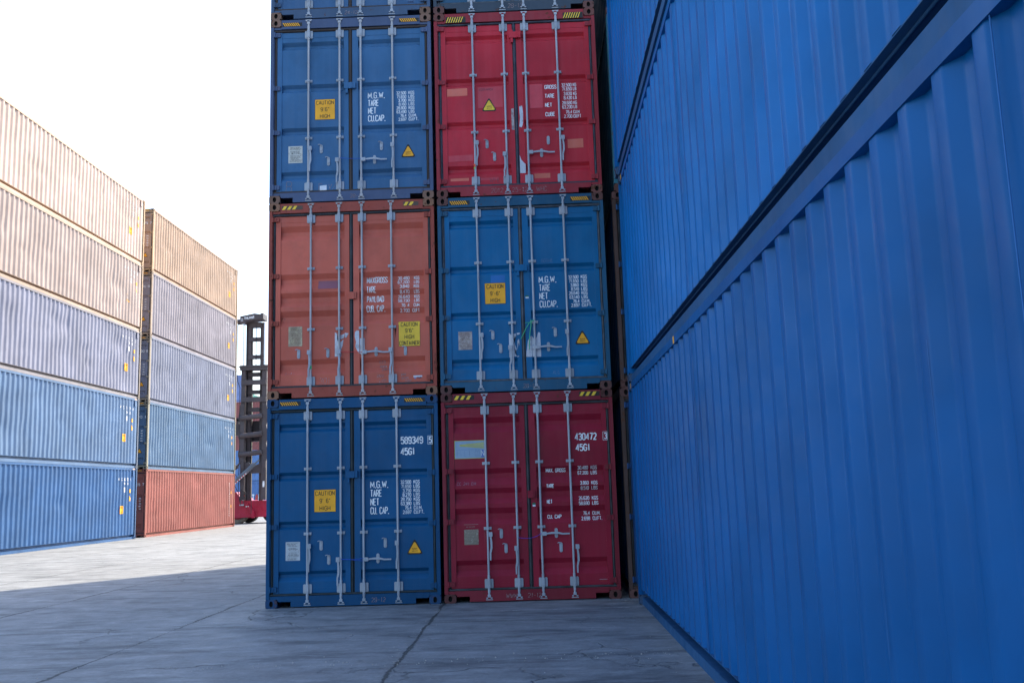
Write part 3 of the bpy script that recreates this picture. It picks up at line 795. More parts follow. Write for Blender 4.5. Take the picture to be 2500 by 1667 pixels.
decals(d['l'], 'torn_paper', f, PAPER)
def f(mb):
    st = lambda x, z, l=0: (x, .040 - l, z)
    blob(mb, [(1.245, .575), (1.27, .73), (1.30, .79), (1.322, .80), (1.322, .499), (1.238, .499)], st, .003)
    blob(mb, [(1.328, .80), (1.36, .76), (1.40, .78), (1.42, .855), (1.448, .847), (1.452, .497), (1.328, .497)], su_n, .003)
    for z, a, b in ((.66, 1.27, 1.32), (.57, 1.28, 1.31), (.545, 1.275, 1.315), (.52, 1.285, 1.31)): sheet(mb, a, z, b, z + .006, st, .0045, 1, step=.1)
    sheet(mb, 1.335, .66, 1.40, .668, su_n, .0045, 2, step=.1); sheet(mb, 1.335, .60, 1.41, .606, su_n, .0045, 1, step=.1)
decals(d['r'], 'torn_paper', f, [PAPER, plain('grey print', (.2, .22, .3), .6), plain('cyan print', (.05, .25, .5), .6)])
decals(d['r'], 'inspection_sticker', lambda mb: (sheet(mb, 1.253, 1.375, 1.300, 1.396, lambda x, z, l=0: (x, .04 - l, z), .003, 0, step=.1), sheet(mb, 1.255, 1.353, 1.303, 1.375, lambda x, z, l=0: (x, .04 - l, z), .003, 1, step=.1)), GREENS)
GREENC = plain('green cord', (.05, .42, .20), .5)
rope(d['r'], [(1.372, -.012, 1.020), (1.33, -.012, 1.005), (1.30, -.010, .985), (1.245, -.006, .90), (1.21, -.004, .83), (1.172, -.002, .755)], .0065, GREENC)
rope(d['r'], [(1.328, -.012, 1.006), (1.318, -.006, .93), (1.300, -.004, .82), (1.290, .0, .70), (1.290, .0, .60)], .0065, GREENC)
rope(d['r'], [(1.300, -.010, .985), (1.27, -.008, .990), (1.235, -.006, .985)], .005, GREENC)
rope(d['r'], [(1.330, -.010, 1.002), (1.318, -.014, 1.035)], .005, GREENC)
chalk(d['r'], su_n, [('GDTHE', 1.50, 1.88, .05), ('ALL', 1.61, .24, .05)], worn('faint blue chalk', (.12, .25, .42), (.03, .12, .3), .5, 50), 'chalk_writing')
sill_text(t, '28-12', 1.18)

redB = paint('crimson paint', (.49, .026, .042), rust=.38, fade=.14, grime=.3, rustc=(.09, .03, .02))
t, d = container('crimson red container with repaint patches, third up in the right door column', (BX, BY, H(2)), redB, GD_, 'narrow',
                 frame=paint('crimson rusty frame', (.30, .03, .04), rust=.75, fade=.2), cast=paint('brown red casting', (.17, .065, .055), rust=.95, rough=.75, grime=.6), lock=(1.225, 2.51, 1),
                 gasket=plain('slate gasket', (.04, .045, .06), .55, var=.5),
                 handles=[('l', .612, .830, 0), ('l', 1.016, .640, 0), ('r', 1.405, .648, 1), ('r', 1.888, .862, 0)],
                 catches=[('l', .760, .815, 1), ('l', .866, .615, 1), ('r', 1.672, .840, 0), ('r', 1.565, .648, 0)])
stripes(t, 'rising', 2.745, 2.840, (.183, .487), (1.960, 2.265), YEL2, BLACKP)
triangle(d['l'], .806, 1.330, 1.552, .116, su_n, YEL2)
if 1:
    words(d['r'], su_n, [(s_, 1.644, z, .065, dict(width=wd, th=.0095)) for s_, z, wd in (('GROSS', 1.643, .182), ('TARE', 1.502, .148), ('NET', 1.361, .105), ('CUBE', 1.214, .146))], WHITE)
    for (a, b), z in zip([('32.500', 'KG'), ('71.650', 'LB'), ('3.820', 'KG'), ('8.420', 'LB'), ('28.680', 'KG'), ('63.230', 'LB'), ('76.4', 'CU.M'), ('2.700', 'CU.FT')], (1.670, 1.606, 1.532, 1.467, 1.388, 1.323, 1.244, 1.176)):
        words(d['r'], su_n, [(a, 2.052 if 'U' not in b else 2.045, z, .054, dict(cw=.0200, th=.0068, align='r')), (b, 2.070 if 'U' not in b else 2.062, z, .054, dict(cw=.0185, th=.0068))], WHITE)
SAL = paint('salmon repaint', (.66, .16, .11), rust=.2, fade=.2); SAL2 = paint('light crimson repaint', (.58, .07, .09), rust=.1, fade=.2)
for s, x0, z0, x1, z1, m_ in (('l', .178, 1.584, .484, 1.703, SAL), ('l', .640, 1.385, 1.012, 1.712, SAL2), ('r', 1.420, 1.352, 1.612, 1.728, SAL2), ('r', 1.958, .706, 2.190, .845, SAL),
                              ('l', .176, .560, .545, .655, SAL2), ('l', .205, .205, .476, .300, SAL), ('l', .650, .205, .920, .296, SAL2), ('r', 1.448, .200, 1.683, .330, SAL)):
    decals(d[s], 'paint_patch', lambda mb: sheet(mb, x0, z0, x1, z1, su_n, .0022, 0, skew=.02), m_)
st_ = lambda x, z, l=0: (x, .040 - l, z)
def f(mb):
    blob(mb, [(1.135, 1.350), (1.172, 1.358), (1.176, 1.16), (1.174, 1.02), (1.135, 1.022)], st_, .003); text(mb, 'III', 1.14, 1.03, .03, st_, cw=.01, th=.004, mat=1, lift=.005)
decals(d['l'], 'torn_paper', f, [worn('grimy paper', (.44, .40, .38), (.3, .2, .2), .5, 9), plain('grey print', (.2, .22, .3), .6)])
def f(mb):
    blob(mb, [(1.255, 1.385), (1.300, 1.392), (1.312, 1.28), (1.305, 1.12), (1.285, 1.055), (1.248, 1.065), (1.262, 1.20)], st_, .003)
decals(d['r'], 'torn_paper', f, PAPER)
def f(mb):
    blob(mb, [(1.240, .626), (1.262, .55), (1.300, .505), (1.322, .48), (1.322, .345), (1.238, .345)], st_, .003)
decals(d['r'], 'torn_paper', f, PAPER)
def f(mb):
    mb.tube((.573, .014, .455), (.573, .014, .50), .0175, 12); mb.tube((.573, .014, .425), (.573, .014, .453), .0175, 12, mat=1)
decals(d['l'], 'rod_tape', f, [plain('orange red tape', (.75, .09, .02), .5), plain('lime tape', (.25, .5, .1), .5)])
chalk(d['l'], su_n, [('WHL', .78, .215, .08), ('COSTARICA', .66, 1.655, .035)], worn('dark chalk', (.10, .03, .05), (.3, .04, .06), .4, 50), 'chalk_writing')
sill_text(t, '2012   25-12   WHC', .80, .05, .07)

t, d = container('grimy dark teal container cut by the top edge, above the crimson one', (BX, BY, H(3)), paint('teal blue paint', (.03, .095, .17), rust=.45, fade=.35), GD_, 'narrow',
                 frame=paint('teal rusty frame', (.045, .062, .085), rust=.9, fade=.3), cast=CAST, gasket=plain('grey gasket', (.06, .07, .085), .55, var=.5))
sill_text(t, '28-12', 1.13, .055, .07)

# ---- column C: mostly hidden behind the long blue wall, only its left posts show
CX = 5.035
RF = paint('bare rusty post', (.09, .055, .048), rust=1., fade=.25, rough=.8, grime=.6)
for k, (lab, rgb, fr, xo) in enumerate((
    ('sliver of a blue container with brown posts, lowest behind the corrugated blue wall', (.010, .055, .17), RF, 0),
    ('sliver of a blue container with brown posts, second up behind the corrugated blue wall', (.010, .065, .18), RF, .02),
    ('sliver of a container with turquoise chips on its rusty post, beside the crimson one', (.02, .10, .16), paint('rusty turquoise post', (.03, .16, .22), rust=1., fade=.5, rough=.8, rustc=(.15, .07, .045)), .065),
    ('sliver of a rusty post at the top edge, between door column and blue wall', (.02, .08, .14), RF, .11))):
    container(lab, (CX + xo, 0.0, H(k)), paint('sliver paint %d' % k, rgb, rust=.3), GD_, 'narrow', frame=fr, detail=False)

# ---- wall D: long sides of the containers on the right
DXP, DYP = 5.093, -.55 - CL
def seam_wall(k):
    me = wall_mesh('l', 40 + k, 14, 26, amp=(.010, .020, .014)[k])
    return me
dcols = [(.0, .092, .285), (.001, .125, .37), (.001, .115, .35)]
dl = ['glossy blue container with scuffed foot, lowest of the long wall on the right', 'blue container in the middle of the long wall on the right, above the scuffed one',
      'blue container seen from below at the top of the long wall on the right']
GW = 'blue containers forming the right hand wall'
for k in range(3):
    pd = paint('bright blue wall paint %d' % k, dcols[k], rust=.0, fade=.015, rough=.38, grime=.10, spec=.17)
    t, d = container(dl[k], (DXP - (0, 0, .037)[k], DYP - (.0, .02, .0)[k], H(k)), pd, GW, None, wall={'l': seam_wall(k)}, cast=paint('blue wall casting', (.05, .09, .16), rust=.6, fade=.3, rough=.6),
                     rails=paint('blue wall rail %d' % k, tuple(.9 * c for c in dcols[k]), rust=.12, fade=.12, rough=.4),
                     lowrail=paint('dusty blue rail', (.018, .085, .20), rust=.25, fade=.25, rough=.6, grime=.5))
    # corner post of the far end is slim on this side; welded sheet seam
    for ys in (1.87, 7.16):
        mb = MB(); mb.tube((.0265, ys, .19), (.0265, ys, CH - .088), .0025, 6, cap=False)
        obj('weld_seam', mb.mesh('weld_seam'), paint('pale weld', (.03, .14, .37), rust=0), t)
    def rsu(xoff): return lambda y, z, l=0: (xoff - l, y, z)
    for ya, yb in ([(8.0, 8.075), (CL - .22, CL - .182)] if k == 0 else [(CL - .26, CL - .182)]):
        mb = MB(); sheet(mb, ya, CH - .084, yb, CH - .018, rsu(.020), .002, 0, step=.1)
        obj('yellow_mark', mb.mesh('yellow_mark'), YEL, t)
    if k == 0:                                                     # scuffs at the far foot and pale runs
        rnd = random.Random(4); mb = MB()
        def su(y, z, l=0):
            q = y - Y0; return (.028 + (0 if q > CL - 2 * Y0 - .15 else prof(q)) - l, y, z)
        for i in range(170):
            y = rnd.uniform(CL - 1.05, CL - .20); z = .22 + rnd.random() ** 1.6 * 1.25; L = rnd.uniform(.015, .10)
            ww = rnd.uniform(.002, .006)
            if abs(prof(y - Y0) - prof(y + ww - Y0)) > 1e-4: continue
            mb.add([su(y, z, .002 + i * 1e-5), su(y + ww, z, .002 + i * 1e-5), su(y + ww, z + L, .002 + i * 1e-5), su(y, z + L * .8, .002 + i * 1e-5)], [(0, 1, 2, 3)])
        for i in range(26):
            n_ = rnd.randint(8, 32); y = Y0 + PITCH * n_ + rnd.uniform(.01, .06); z = rnd.uniform(.25, 1.6); L = rnd.uniform(.1, .5); ww = rnd.uniform(.0015, .003)
            mb.add([su(y, z, .002), su(y + ww, z, .002), su(y + ww, z + L, .002), su(y, z + L, .002)], [(0, 1, 2, 3)], 1)
        obj('scuff_marks', mb.mesh('scuff_marks'), [worn('scraped paint', (.30, .40, .55), (.05, .14, .38), .5, 60), plain('pale run', (.05, .17, .40), .5)], t)['kind'] = 'stuff'

# ---- rows E (near left) and F (beyond it): lit long sides
GE = 'containers in the sunlit rows on the left'
def side_marks(t, code, num, right=True, mat=WHITE, tri=True, caut=True, y_end=CL):
    """codes painted one character to a rib near the far top corner of the +x side"""
    mb = MB()
    def su(y, z, l=0): return (CW - .028 - prof(y - Y0) + l, y, z)
    base = int((CL - 2 * Y0) / PITCH)
    def put(ch, slot, z, h, m_=0):           # slot counts half pitches back from the far end
        half = slot % 2; n_ = base - slot // 2
        y = 0
        y = Y0 + PITCH * n_ + (.039 if not half else .185)
        # mirrored lettering direction: seen from +x, +y runs to the right
        text(mb, ch, y, z, h, lambda a, b, l=0: su(a, b, l), cw=.042, th=.014, mat=m_, align='c', lift=.004)
    s = list(code)
    for i, ch in enumerate(s):
        if ch != ' ': put(ch, len(s) + 1 - i, 2.36, .13)
    for i, ch in enumerate('45G1'): put(ch, 7 - i, 2.20, .11)
    for i in range(6): put('I', 6, 1.98 - i * .035, .025)
    for i in range(4): put('8', 6, 2.06 - i * .05, .04); put('3', 7, 2.06 - i * .05, .04)
    obj('lettering', mb.mesh('lettering'), mat, t)
    mb = MB()
    def strip(y0, y1, z0, z1):
        n_ = 14
        for i in range(n_):
            a = y0 + (y1 - y0) * i / n_; b = y0 + (y1 - y0) * (i + 1) / n_
            mb.add([su(a, z0, .003), su(b, z0, .003), su(b, z1, .003), su(a, z1, .003)], [(0, 1, 2, 3)])
    c = Y0 + PITCH * (base - 4)
    strip(c, c + .30, 1.05, 1.36)
    text(mb, 'CAUTION', c + .15, 1.27, .05, lambda a, b, l=0: su(a, b, .006), width=.24, th=.008, mat=1, align='c')
    text(mb, 'HIGH', c + .15, 1.09, .05, lambda a, b, l=0: su(a, b, .006), width=.16, th=.008, mat=1, align='c')
    c2 = Y0 + PITCH * (base - 1)
    strip(c2 - .02, c2 + .075, 1.88, 2.03)
    for i in range(8):
        a = c2 - .02 + .024 * i; hh = .22 * (1 - i / 8)
        mb.add([su(a, 1.55, .003), su(a + .024, 1.55, .003), su(a + .024, 1.55 + hh * .88, .003), su(a, 1.55 + hh, .003)], [(0, 1, 2, 3)])
    obj('warning_sticker', mb.mesh('warning_sticker'), [YEL, BLACKP], t)
    mb = MB(); mb.box((CW - .030, CL - .40, 2.56), (CW - .012, CL - .26, 2.78)); obj('vent', mb.mesh('vent'), next(c_ for c_ in t.children if c_.name.startswith('side_wall')).material_slots[0].material, t)

EX, EY = -12.845 - CW, 26.27 - CL
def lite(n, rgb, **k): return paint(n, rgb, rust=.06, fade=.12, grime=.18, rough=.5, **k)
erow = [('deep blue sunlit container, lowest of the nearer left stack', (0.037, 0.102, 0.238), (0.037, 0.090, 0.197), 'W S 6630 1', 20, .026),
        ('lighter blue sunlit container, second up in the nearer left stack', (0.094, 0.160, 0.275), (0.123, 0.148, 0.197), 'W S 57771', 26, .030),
        ('badly dented container with pale lavender glow painted in, third up in the nearer left stack', (0.205, 0.213, 0.279), (0.246, 0.205, 0.172), 'W S 5153 ', 34, .050),  # this tier upward: sun flare glow mixed into body and frame colours
        ('container with greyish pink glow painted in, fourth up in the nearer left stack', (0.361, 0.287, 0.258), (0.410, 0.287, 0.180), 'W S 5340 ', 26, .034),
        ('container with pale pink glow painted in, on top of the nearer left stack', (0.492, 0.377, 0.320), (0.508, 0.344, 0.197), 'W S 5827 ', 18, .022)]
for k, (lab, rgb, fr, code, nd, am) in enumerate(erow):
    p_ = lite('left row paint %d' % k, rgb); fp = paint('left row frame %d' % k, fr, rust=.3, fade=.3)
    t, d = container(lab, (EX, EY, H(k)), p_, GE, None, wall={'r': wall_mesh('r', 100 + k, nd, 22, amp=am)}, frame=fp, cast=paint('left row casting %d' % k, tuple(.85 * c for c in fr), rust=.4), rails=p_ if k < 2 else paint('left row glow rail %d' % k, tuple(.5 * a + .5 * b for a, b in zip(rgb, fr)), rust=.1, fade=.2))  # upper rails carry part of the painted flare tint
    side_marks(t, code, '')
    mb = MB(); mb.box((CW - .0215, CL - .42, CH - .072), (CW - .0195, CL - .19, CH - .018)); obj('yellow_mark', mb.mesh('yellow_mark'), plain('orange tan mark', (.430, .315, .255), .6), t)

FX, FY = -12.885 - CW, 27.31
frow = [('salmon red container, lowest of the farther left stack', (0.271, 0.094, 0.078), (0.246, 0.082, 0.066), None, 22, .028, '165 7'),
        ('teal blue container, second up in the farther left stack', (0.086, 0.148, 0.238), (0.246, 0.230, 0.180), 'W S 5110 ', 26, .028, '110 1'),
        ('container with pale lavender glow painted in, third up in the farther left stack', (0.180, 0.193, 0.254), (0.279, 0.238, 0.189), 'W S 5090 ', 24, .028, '090 0'),  # from here up the pale flare wash is painted into body and posts
        ('container with greyish lilac glow painted in, fourth up in the farther left stack', (0.246, 0.221, 0.246), (0.328, 0.246, 0.180), 'W S 5150 ', 22, .026, '150 0'),
        ('container with peach glow painted in, on top of the farther left stack', (0.377, 0.262, 0.189), (0.451, 0.312, 0.180), 'W S 5175 ', 16, .022, '175 7')]
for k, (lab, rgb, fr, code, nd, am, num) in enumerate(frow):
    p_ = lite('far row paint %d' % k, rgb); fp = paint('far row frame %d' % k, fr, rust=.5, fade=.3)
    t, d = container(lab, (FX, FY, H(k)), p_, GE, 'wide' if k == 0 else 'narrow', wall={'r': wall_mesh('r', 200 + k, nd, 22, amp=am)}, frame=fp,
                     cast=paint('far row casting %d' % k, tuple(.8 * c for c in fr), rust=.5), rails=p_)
    if code: side_marks(t, code, '')
    else:
        mb = MB()
        def su(y, z, l=0): return (CW - .028 + l, y, z)
        yy = Y0 + PITCH * 38 + .039
        for i in range(16): text(mb, '8E3H5'[i % 5], yy, 2.3 - i * .115, .08, su, cw=.035, th=.012, align='c')
        obj('lettering', mb.mesh('lettering'), WHITE2, t)
        mb = MB()
        for z0, z1 in ((1.78, 1.92), (1.05, 1.18)): mb.box((CW - .0275, yy + .27, z0), (CW - .026, yy + .34, z1))
        obj('yellow_mark', mb.mesh('yellow_mark'), YEL, t)
    su = door_surf('wide' if k == 0 else 'narrow')
    decals(d['r'], 'lettering', lambda mb: (text(mb, num, 2.33, 2.18, .11, lambda x, z, l=0: (x, .038 - l, z), width=.40, th=.015, align='r'),
           [text(mb, '88', 2.20, 1.62 - i * .11, .05, su, cw=.03, th=.008, align='r') for i in range(5)]), WHITE)
    if k:
        triangle(d['r'], 2.08, .68, .90, .118, su)
    stripes(t, 'fine')

# ---- far rows across the end of the lane: long sides facing the camera
GF = 'distant containers behind the mast'
def far(lab, x1, y, k, rgb, code=None, rz=-math.pi / 2):
    p_ = paint(lab[:18] + str(k), rgb, rust=.1, fade=.2)
    # rotated so that its +x side looks back at the camera (towards -y)
    t, d = container(lab, (x1 - CL, y + CW, H(k)), p_, GF, None, rz=rz, frame=p_, cast=p_)
    return t
t = far('blue container with large white letters, lowest of the front distant stack', -18.6, 72, 0, (.10, .19, .40))
mb = MB()
def su(y, z, l=0): return (CW - .024 + l, y, z)
ref = -18.6 - CL
text(mb, 'T', -21.62 - ref, 1.22, .62, su, width=.30, th=.09, mat=0); text(mb, 'M', -21.02 - ref, 1.22, .62, su, width=.42, th=.09, mat=0)
pts = [(-21.27 - ref, 1.22), (-21.10 - ref, 1.22), (-21.02 - ref, 1.60), (-21.10 - ref, 1.84), (-21.20 - ref, 1.84), (-21.30 - ref, 1.55)]
mb.add([su(p[0], p[1], .004) for p in pts], [tuple(range(6))], 1)
obj('lettering', mb.mesh('lettering'), [WHITE, plain('red letter', (.5, .06, .05), .5)], t)
far('blue container second up in the front distant stack, seen through the mast', -18.6, 72, 1, (.12, .22, .44))
for k, lab in enumerate(('plain red container at the foot of the rear distant stack', 'plain red container second up in the rear distant stack', 'brick red container just above the distant blue ones', 'brick red container one below the open sky, seen through the mast')):
    far(lab, -22.0, 86, k, (.30, .095, .085))
far('lilac blue container on top of the distant red ones, left of the mast', -26.83, 86, 4, (.22, .27, .48))
for k in range(5):
    p_ = paint('far green %d' % (k == 4), (.12, .34, .30) if k == 4 else (.12, .16, .22))
    container('pale green container on the farthest stack, seen between the mast rungs' if k == 4 else 'grey container hidden under the pale green one, level %s of its stack' % ['one', 'two', 'three', 'four'][k],
              (-33.9, 98, H(k)), p_, GF, None)
# ------------------------------------------------------------------ mast truck
t = thing('container_handler', 'red container handler with tall grey lattice mast between the left stacks and the doors', 'forklift', (-13.2, 44, 0))
MG = paint('mast grey paint', (.095, .080, .084), rust=.15, fade=.2); MD = paint('mast dark paint', (.045, .040, .045), rust=.2)
RED = paint('handler red paint', (.42, .012, .045), rust=.05, fade=.1, rough=.35, spec=.4)
def L(x, y, z): return (x + 13.2, y - 44, z)
def bx(mb, x0, x1, z0, z1, y0, y1, mat=0): mb.box(L(x0, y0, z0), L(x1, y1, z1), mat)
mb = MB()
for x0, x1 in ((-13.99, -13.74), (-12.70, -12.42)):
    bx(mb, x0, x1, 1.40, 9.50, 43.95, 44.35)
bx(mb, -14.06, -12.36, 9.26, 9.56, 43.85, 44.40); bx(mb, -14.14, -12.28, 9.44, 9.50, 43.80, 44.45)
for z in (8.50, 7.45): bx(mb, -13.97, -12.45, z - .15, z + .15, 43.86, 44.0)
for z in (6.38, 5.30, 4.18): mb.tube(L(-13.98, 43.88, z - .06), L(-12.66, 43.88, z + .06), .155, 12)
for s, xo in ((1, -13.99), (-1, -12.42)):                     # scalloped side plates
    pts = [(xo, 7.2)]
    for z in (6.38, 5.30, 4.18): pts += [(xo - s * .13, z + .06), (xo - s * .13, z - .12), (xo, z - .52)]
    pts += [(xo, 3.3), (xo + s * .22, 3.3), (xo + s * .22, 7.2)]
    pts = [(p[0] + 13.2, p[1]) for p in pts]
    mb.prism(pts[::s], 43.90 - 44, 43.95 - 44)
pts = [(-13.74, 2.98), (-12.70, 2.98), (-12.70, 3.75), (-12.86, 3.55), (-13.3, 3.42), (-13.5, 3.66), (-13.74, 3.66)]
mb.prism([(p[0] + 13.2, p[1]) for p in pts], 0.02, .10)
me = mb.mesh('outer_mast'); fix_normals(me); obj('outer_mast', me, MG, t)
mb = MB()
bx(mb, -13.86, -13.46, 1.3, 12.3, 44.42, 44.62, 1); bx(mb, -13.70, -13.52, 1.3, 12.3, 44.36, 44.42, 0)
bx(mb, -12.98, -12.74, 1.3, 12.3, 44.42, 44.62, 0)
for z in (11.22, 10.12, 9.03, 7.94, 6.86): bx(mb, -13.69, -12.96, z - .13, z + .13, 44.30, 44.44, 0)
bx(mb, -13.60, -12.90, 11.95, 12.3, 44.32, 44.5, 0)
pts = [(-14.06, 12.20), (-13.17, 12.38), (-12.62, 12.40), (-12.62, 12.76), (-12.78, 12.76), (-12.80, 12.70), (-13.17, 12.76), (-14.06, 12.60)]
mb.prism([(p[0] + 13.2, p[1]) for p in pts], -.25, .70)
mb.tube(L(-14.30, 44.1, 12.30), L(-14.06, 44.1, 12.32), .18, 12)
me = mb.mesh('inner_mast'); fix_normals(me)
im = obj('inner_mast', me, [MG, MD], t)
mb = MB(); text(mb, 'KALMAR', -13.80 + 13.2 + .02, 12.38, .17, lambda x, z, l=0: (x, -.25 - l, z + .12 * x * .6 + .06), width=.60, th=.03)
frame_line(mb, -.80, 12.30, -.68, 12.46, .02, lambda x, z, l=0: (x, -.25 - l, z)); obj('lettering', mb.mesh('lettering'), WHITE, im)
CHROME = plain('cylinder chrome', (.62, .60, .66), .18, .9, var=.05)
for x in (-13.94, -12.62):
    mb = MB(); mb.tube(L(x, 44.15, 9.5), L(x, 44.15, 12.25), .05, 12); obj('lift_cylinder', mb.mesh('lift_cylinder'), CHROME, t)
mb = MB(); mb.tube(L(-13.17, 44.2, 12.1), L(-13.17, 44.2, 9.5), .022, 6)
for k in range(40): bx(mb, -13.20, -13.14, 9.5 + k * .065, 9.53 + k * .065, 44.18, 44.23)
obj('chain', mb.mesh('chain'), MD, t)
for pts in ([(-14.25, 43.9, 12.1), (-14.24, 43.9, 9.0), (-14.20, 43.9, 8.6), (-14.05, 43.9, 8.2), (-14.03, 43.9, 4.2), (-14.05, 43.85, 1.9), (-13.95, 43.85, 1.3)],
            [(-14.30, 43.85, 2.35), (-14.1, 43.85, 1.95), (-13.98, 43.85, 1.75)], [(-14.35, 43.8, 3.1), (-13.93, 43.8, 2.5)],
            [(-13.78, 43.8, 2.0), (-13.6, 43.8, 1.85), (-13.42, 43.8, 1.62), (-13.25, 43.8, 1.5), (-13.25, 43.8, .6)], [(-13.9, 43.8, 1.1), (-13.88, 43.8, 1.9), (-13.8, 43.8, 2.05), (-13.72, 43.8, 1.9), (-13.7, 43.8, 1.2)]):
    mb = MB(); mb.path([L(*p) for p in pts], .022, 6); obj('hose', mb.mesh('hose'), MD, t)
mb = MB(); mb.tube(L(-14.45, 43.7, 2.30), L(-13.02, 43.7, 3.55), .125, 14); mb.tube(L(-13.04, 43.7, 3.53), L(-12.78, 43.75, 3.78), .05, 10)
tc_ = obj('tilt_cylinder', mb.mesh('tilt_cylinder'), paint('cylinder blue grey', (.13, .15, .18), rust=.05), t)
mb = MB(); p = Vector(L(-14.40, 43.60, 2.24)); q = Vector(L(-13.52, 43.60, 3.01)); n_ = 14
for i in range(n_):
    a = p.lerp(q, i / n_); b = p.lerp(q, (i + 1) / n_); up_ = Vector((-.038, 0, .043))
    mb.add([a - up_, b - up_, b + up_ * .8, a + up_ * .8], [(0, 1, 2, 3)], i % 2)
obj('warning_stripe', mb.mesh('warning_stripe'), [plain('red stripe', (.5, .03, .03), .5), plain('white stripe', (.7, .7, .7), .5)], tc_)
mb = MB(); mb.tube(L(-14.6, 43.9, 3.05), L(-14.14, 43.9, 3.45), .12, 12); mb.tube(L(-14.14, 43.9, 3.45), L(-13.95, 43.9, 3.70), .05, 10)
obj('tilt_cylinder', mb.mesh('tilt_cylinder'), MG, t)
mb = MB(); bx(mb, -15.6, -13.95, 5.35, 6.05, 44.9, 45.5); bx(mb, -14.55, -14.40, 6.05, 6.45, 44.9, 45.1); bx(mb, -14.55, -14.0, 6.25, 6.36, 44.9, 45.1); bx(mb, -13.9, -12.5, 4.95, 6.20, 44.7, 45.3, 1)
for i in range(4): bx(mb, -12.86, -12.80, 5.50 + i * .12, 5.56 + i * .12, 44.66, 44.69, 2)
obj('carriage', mb.mesh('carriage'), [MG, MD, plain('red stripe', (.5, .03, .03), .5)], t)
# chassis with front panel and slanting step arm
mb = MB()
pts = [(-17.8, .40), (-14.9, .40), (-14.3, .36), (-12.50, .38), (-12.46, .75), (-12.40, .80), (-12.40, 1.34), (-13.92, 1.38), (-14.30, 1.90), (-17.8, 1.90)]
mb.prism([(p[0] + 13.2, p[1]) for p in pts], .25, 2.6); bx(mb, -13.0, -12.97, .45, 1.2, 44.22, 44.25)
me = mb.mesh('chassis'); fix_normals(me); obj('chassis', me, RED, t)
mb = MB(); pts = [(-13.78, 1.12), (-13.58, 1.22), (-13.16, .72), (-13.16, .33), (-13.32, .33), (-13.32, .56), (-13.60, .98)]
mb.prism([(p[0] + 13.2, p[1]) for p in pts], .1, .28); bx(mb, -13.68, -13.20, .40, .46, 44.3, 44.6)
me = mb.mesh('step_arm'); fix_normals(me); sa = obj('step_arm', me, RED, t)
mb = MB(); 
for x, z in ((-13.66, 1.00), (-13.54, 1.00)): bx(mb, x, x + .07, z, z + .04, 44.06, 44.09)
obj('sticker', mb.mesh('sticker'), WHITE, sa)
mb = MB(); bx(mb, -14.05, -13.78, 1.08, 1.16, 44.1, 44.5); obj('step', mb.mesh('step'), GALV, t)
mb = MB(); bx(mb, -13.82, -13.70, 1.40, 1.85, 44.0, 44.15); bx(mb, -13.80, -13.72, 1.62, 1.72, 43.97, 44.0, 1); bx(mb, -13.98, -13.72, 1.84, 1.90, 44.0, 44.2)
obj('lamp', mb.mesh('lamp'), [MD, plain('red lens', (.5, .02, .02), .3)], t)
mb = MB(); bx(mb, -12.60, -12.50, 2.15, 2.50, 43.90, 43.94); obj('sticker', mb.mesh('sticker'), WHITE, t)
TY = plain('dusty tyre', (.23, .20, .16), .8, var=.3, scale=4); TYD = plain('black tyre', (.02, .02, .02), .7)
def wheel(x, y, r, mat):
    mb = MB(); prof_ = [(-.24, r * .6), (-.25, r * .9), (-.19, r), (.19, r), (.25, r * .9), (.24, r * .6)]; n_ = 28
    vs = [(d, rr * math.cos(2 * math.pi * i / n_), rr * math.sin(2 * math.pi * i / n_)) for i in range(n_) for d, rr in prof_]
    # axle across the lane (y), so swap axes
    vs = [(b, a, c) for a, b, c in vs]
    mb.add(vs, [(i * 6 + j, ((i + 1) % n_) * 6 + j, ((i + 1) % n_) * 6 + j + 1, i * 6 + j + 1) for i in range(n_) for j in range(5)], 0, True)
    wo = obj('wheel', mb.mesh('wheel'), mat, t, L(x, y, r))
    mb = MB(); mb.tube((0, -.20, 0), (0, .20, 0), r * .62, 20); mb.tube((0, -.26, 0), (0, -.20, 0), r * .25, 12); obj('rim', mb.mesh('rim'), RED, wo)
wheel(-14.30, 44.75, .62, TY); wheel(-12.20, 44.85, .62, TYD); wheel(-17.0, 44.9, .62, TYD); wheel(-14.2, 46.6, .62, TYD); wheel(-17.0, 46.6, .62, TYD)

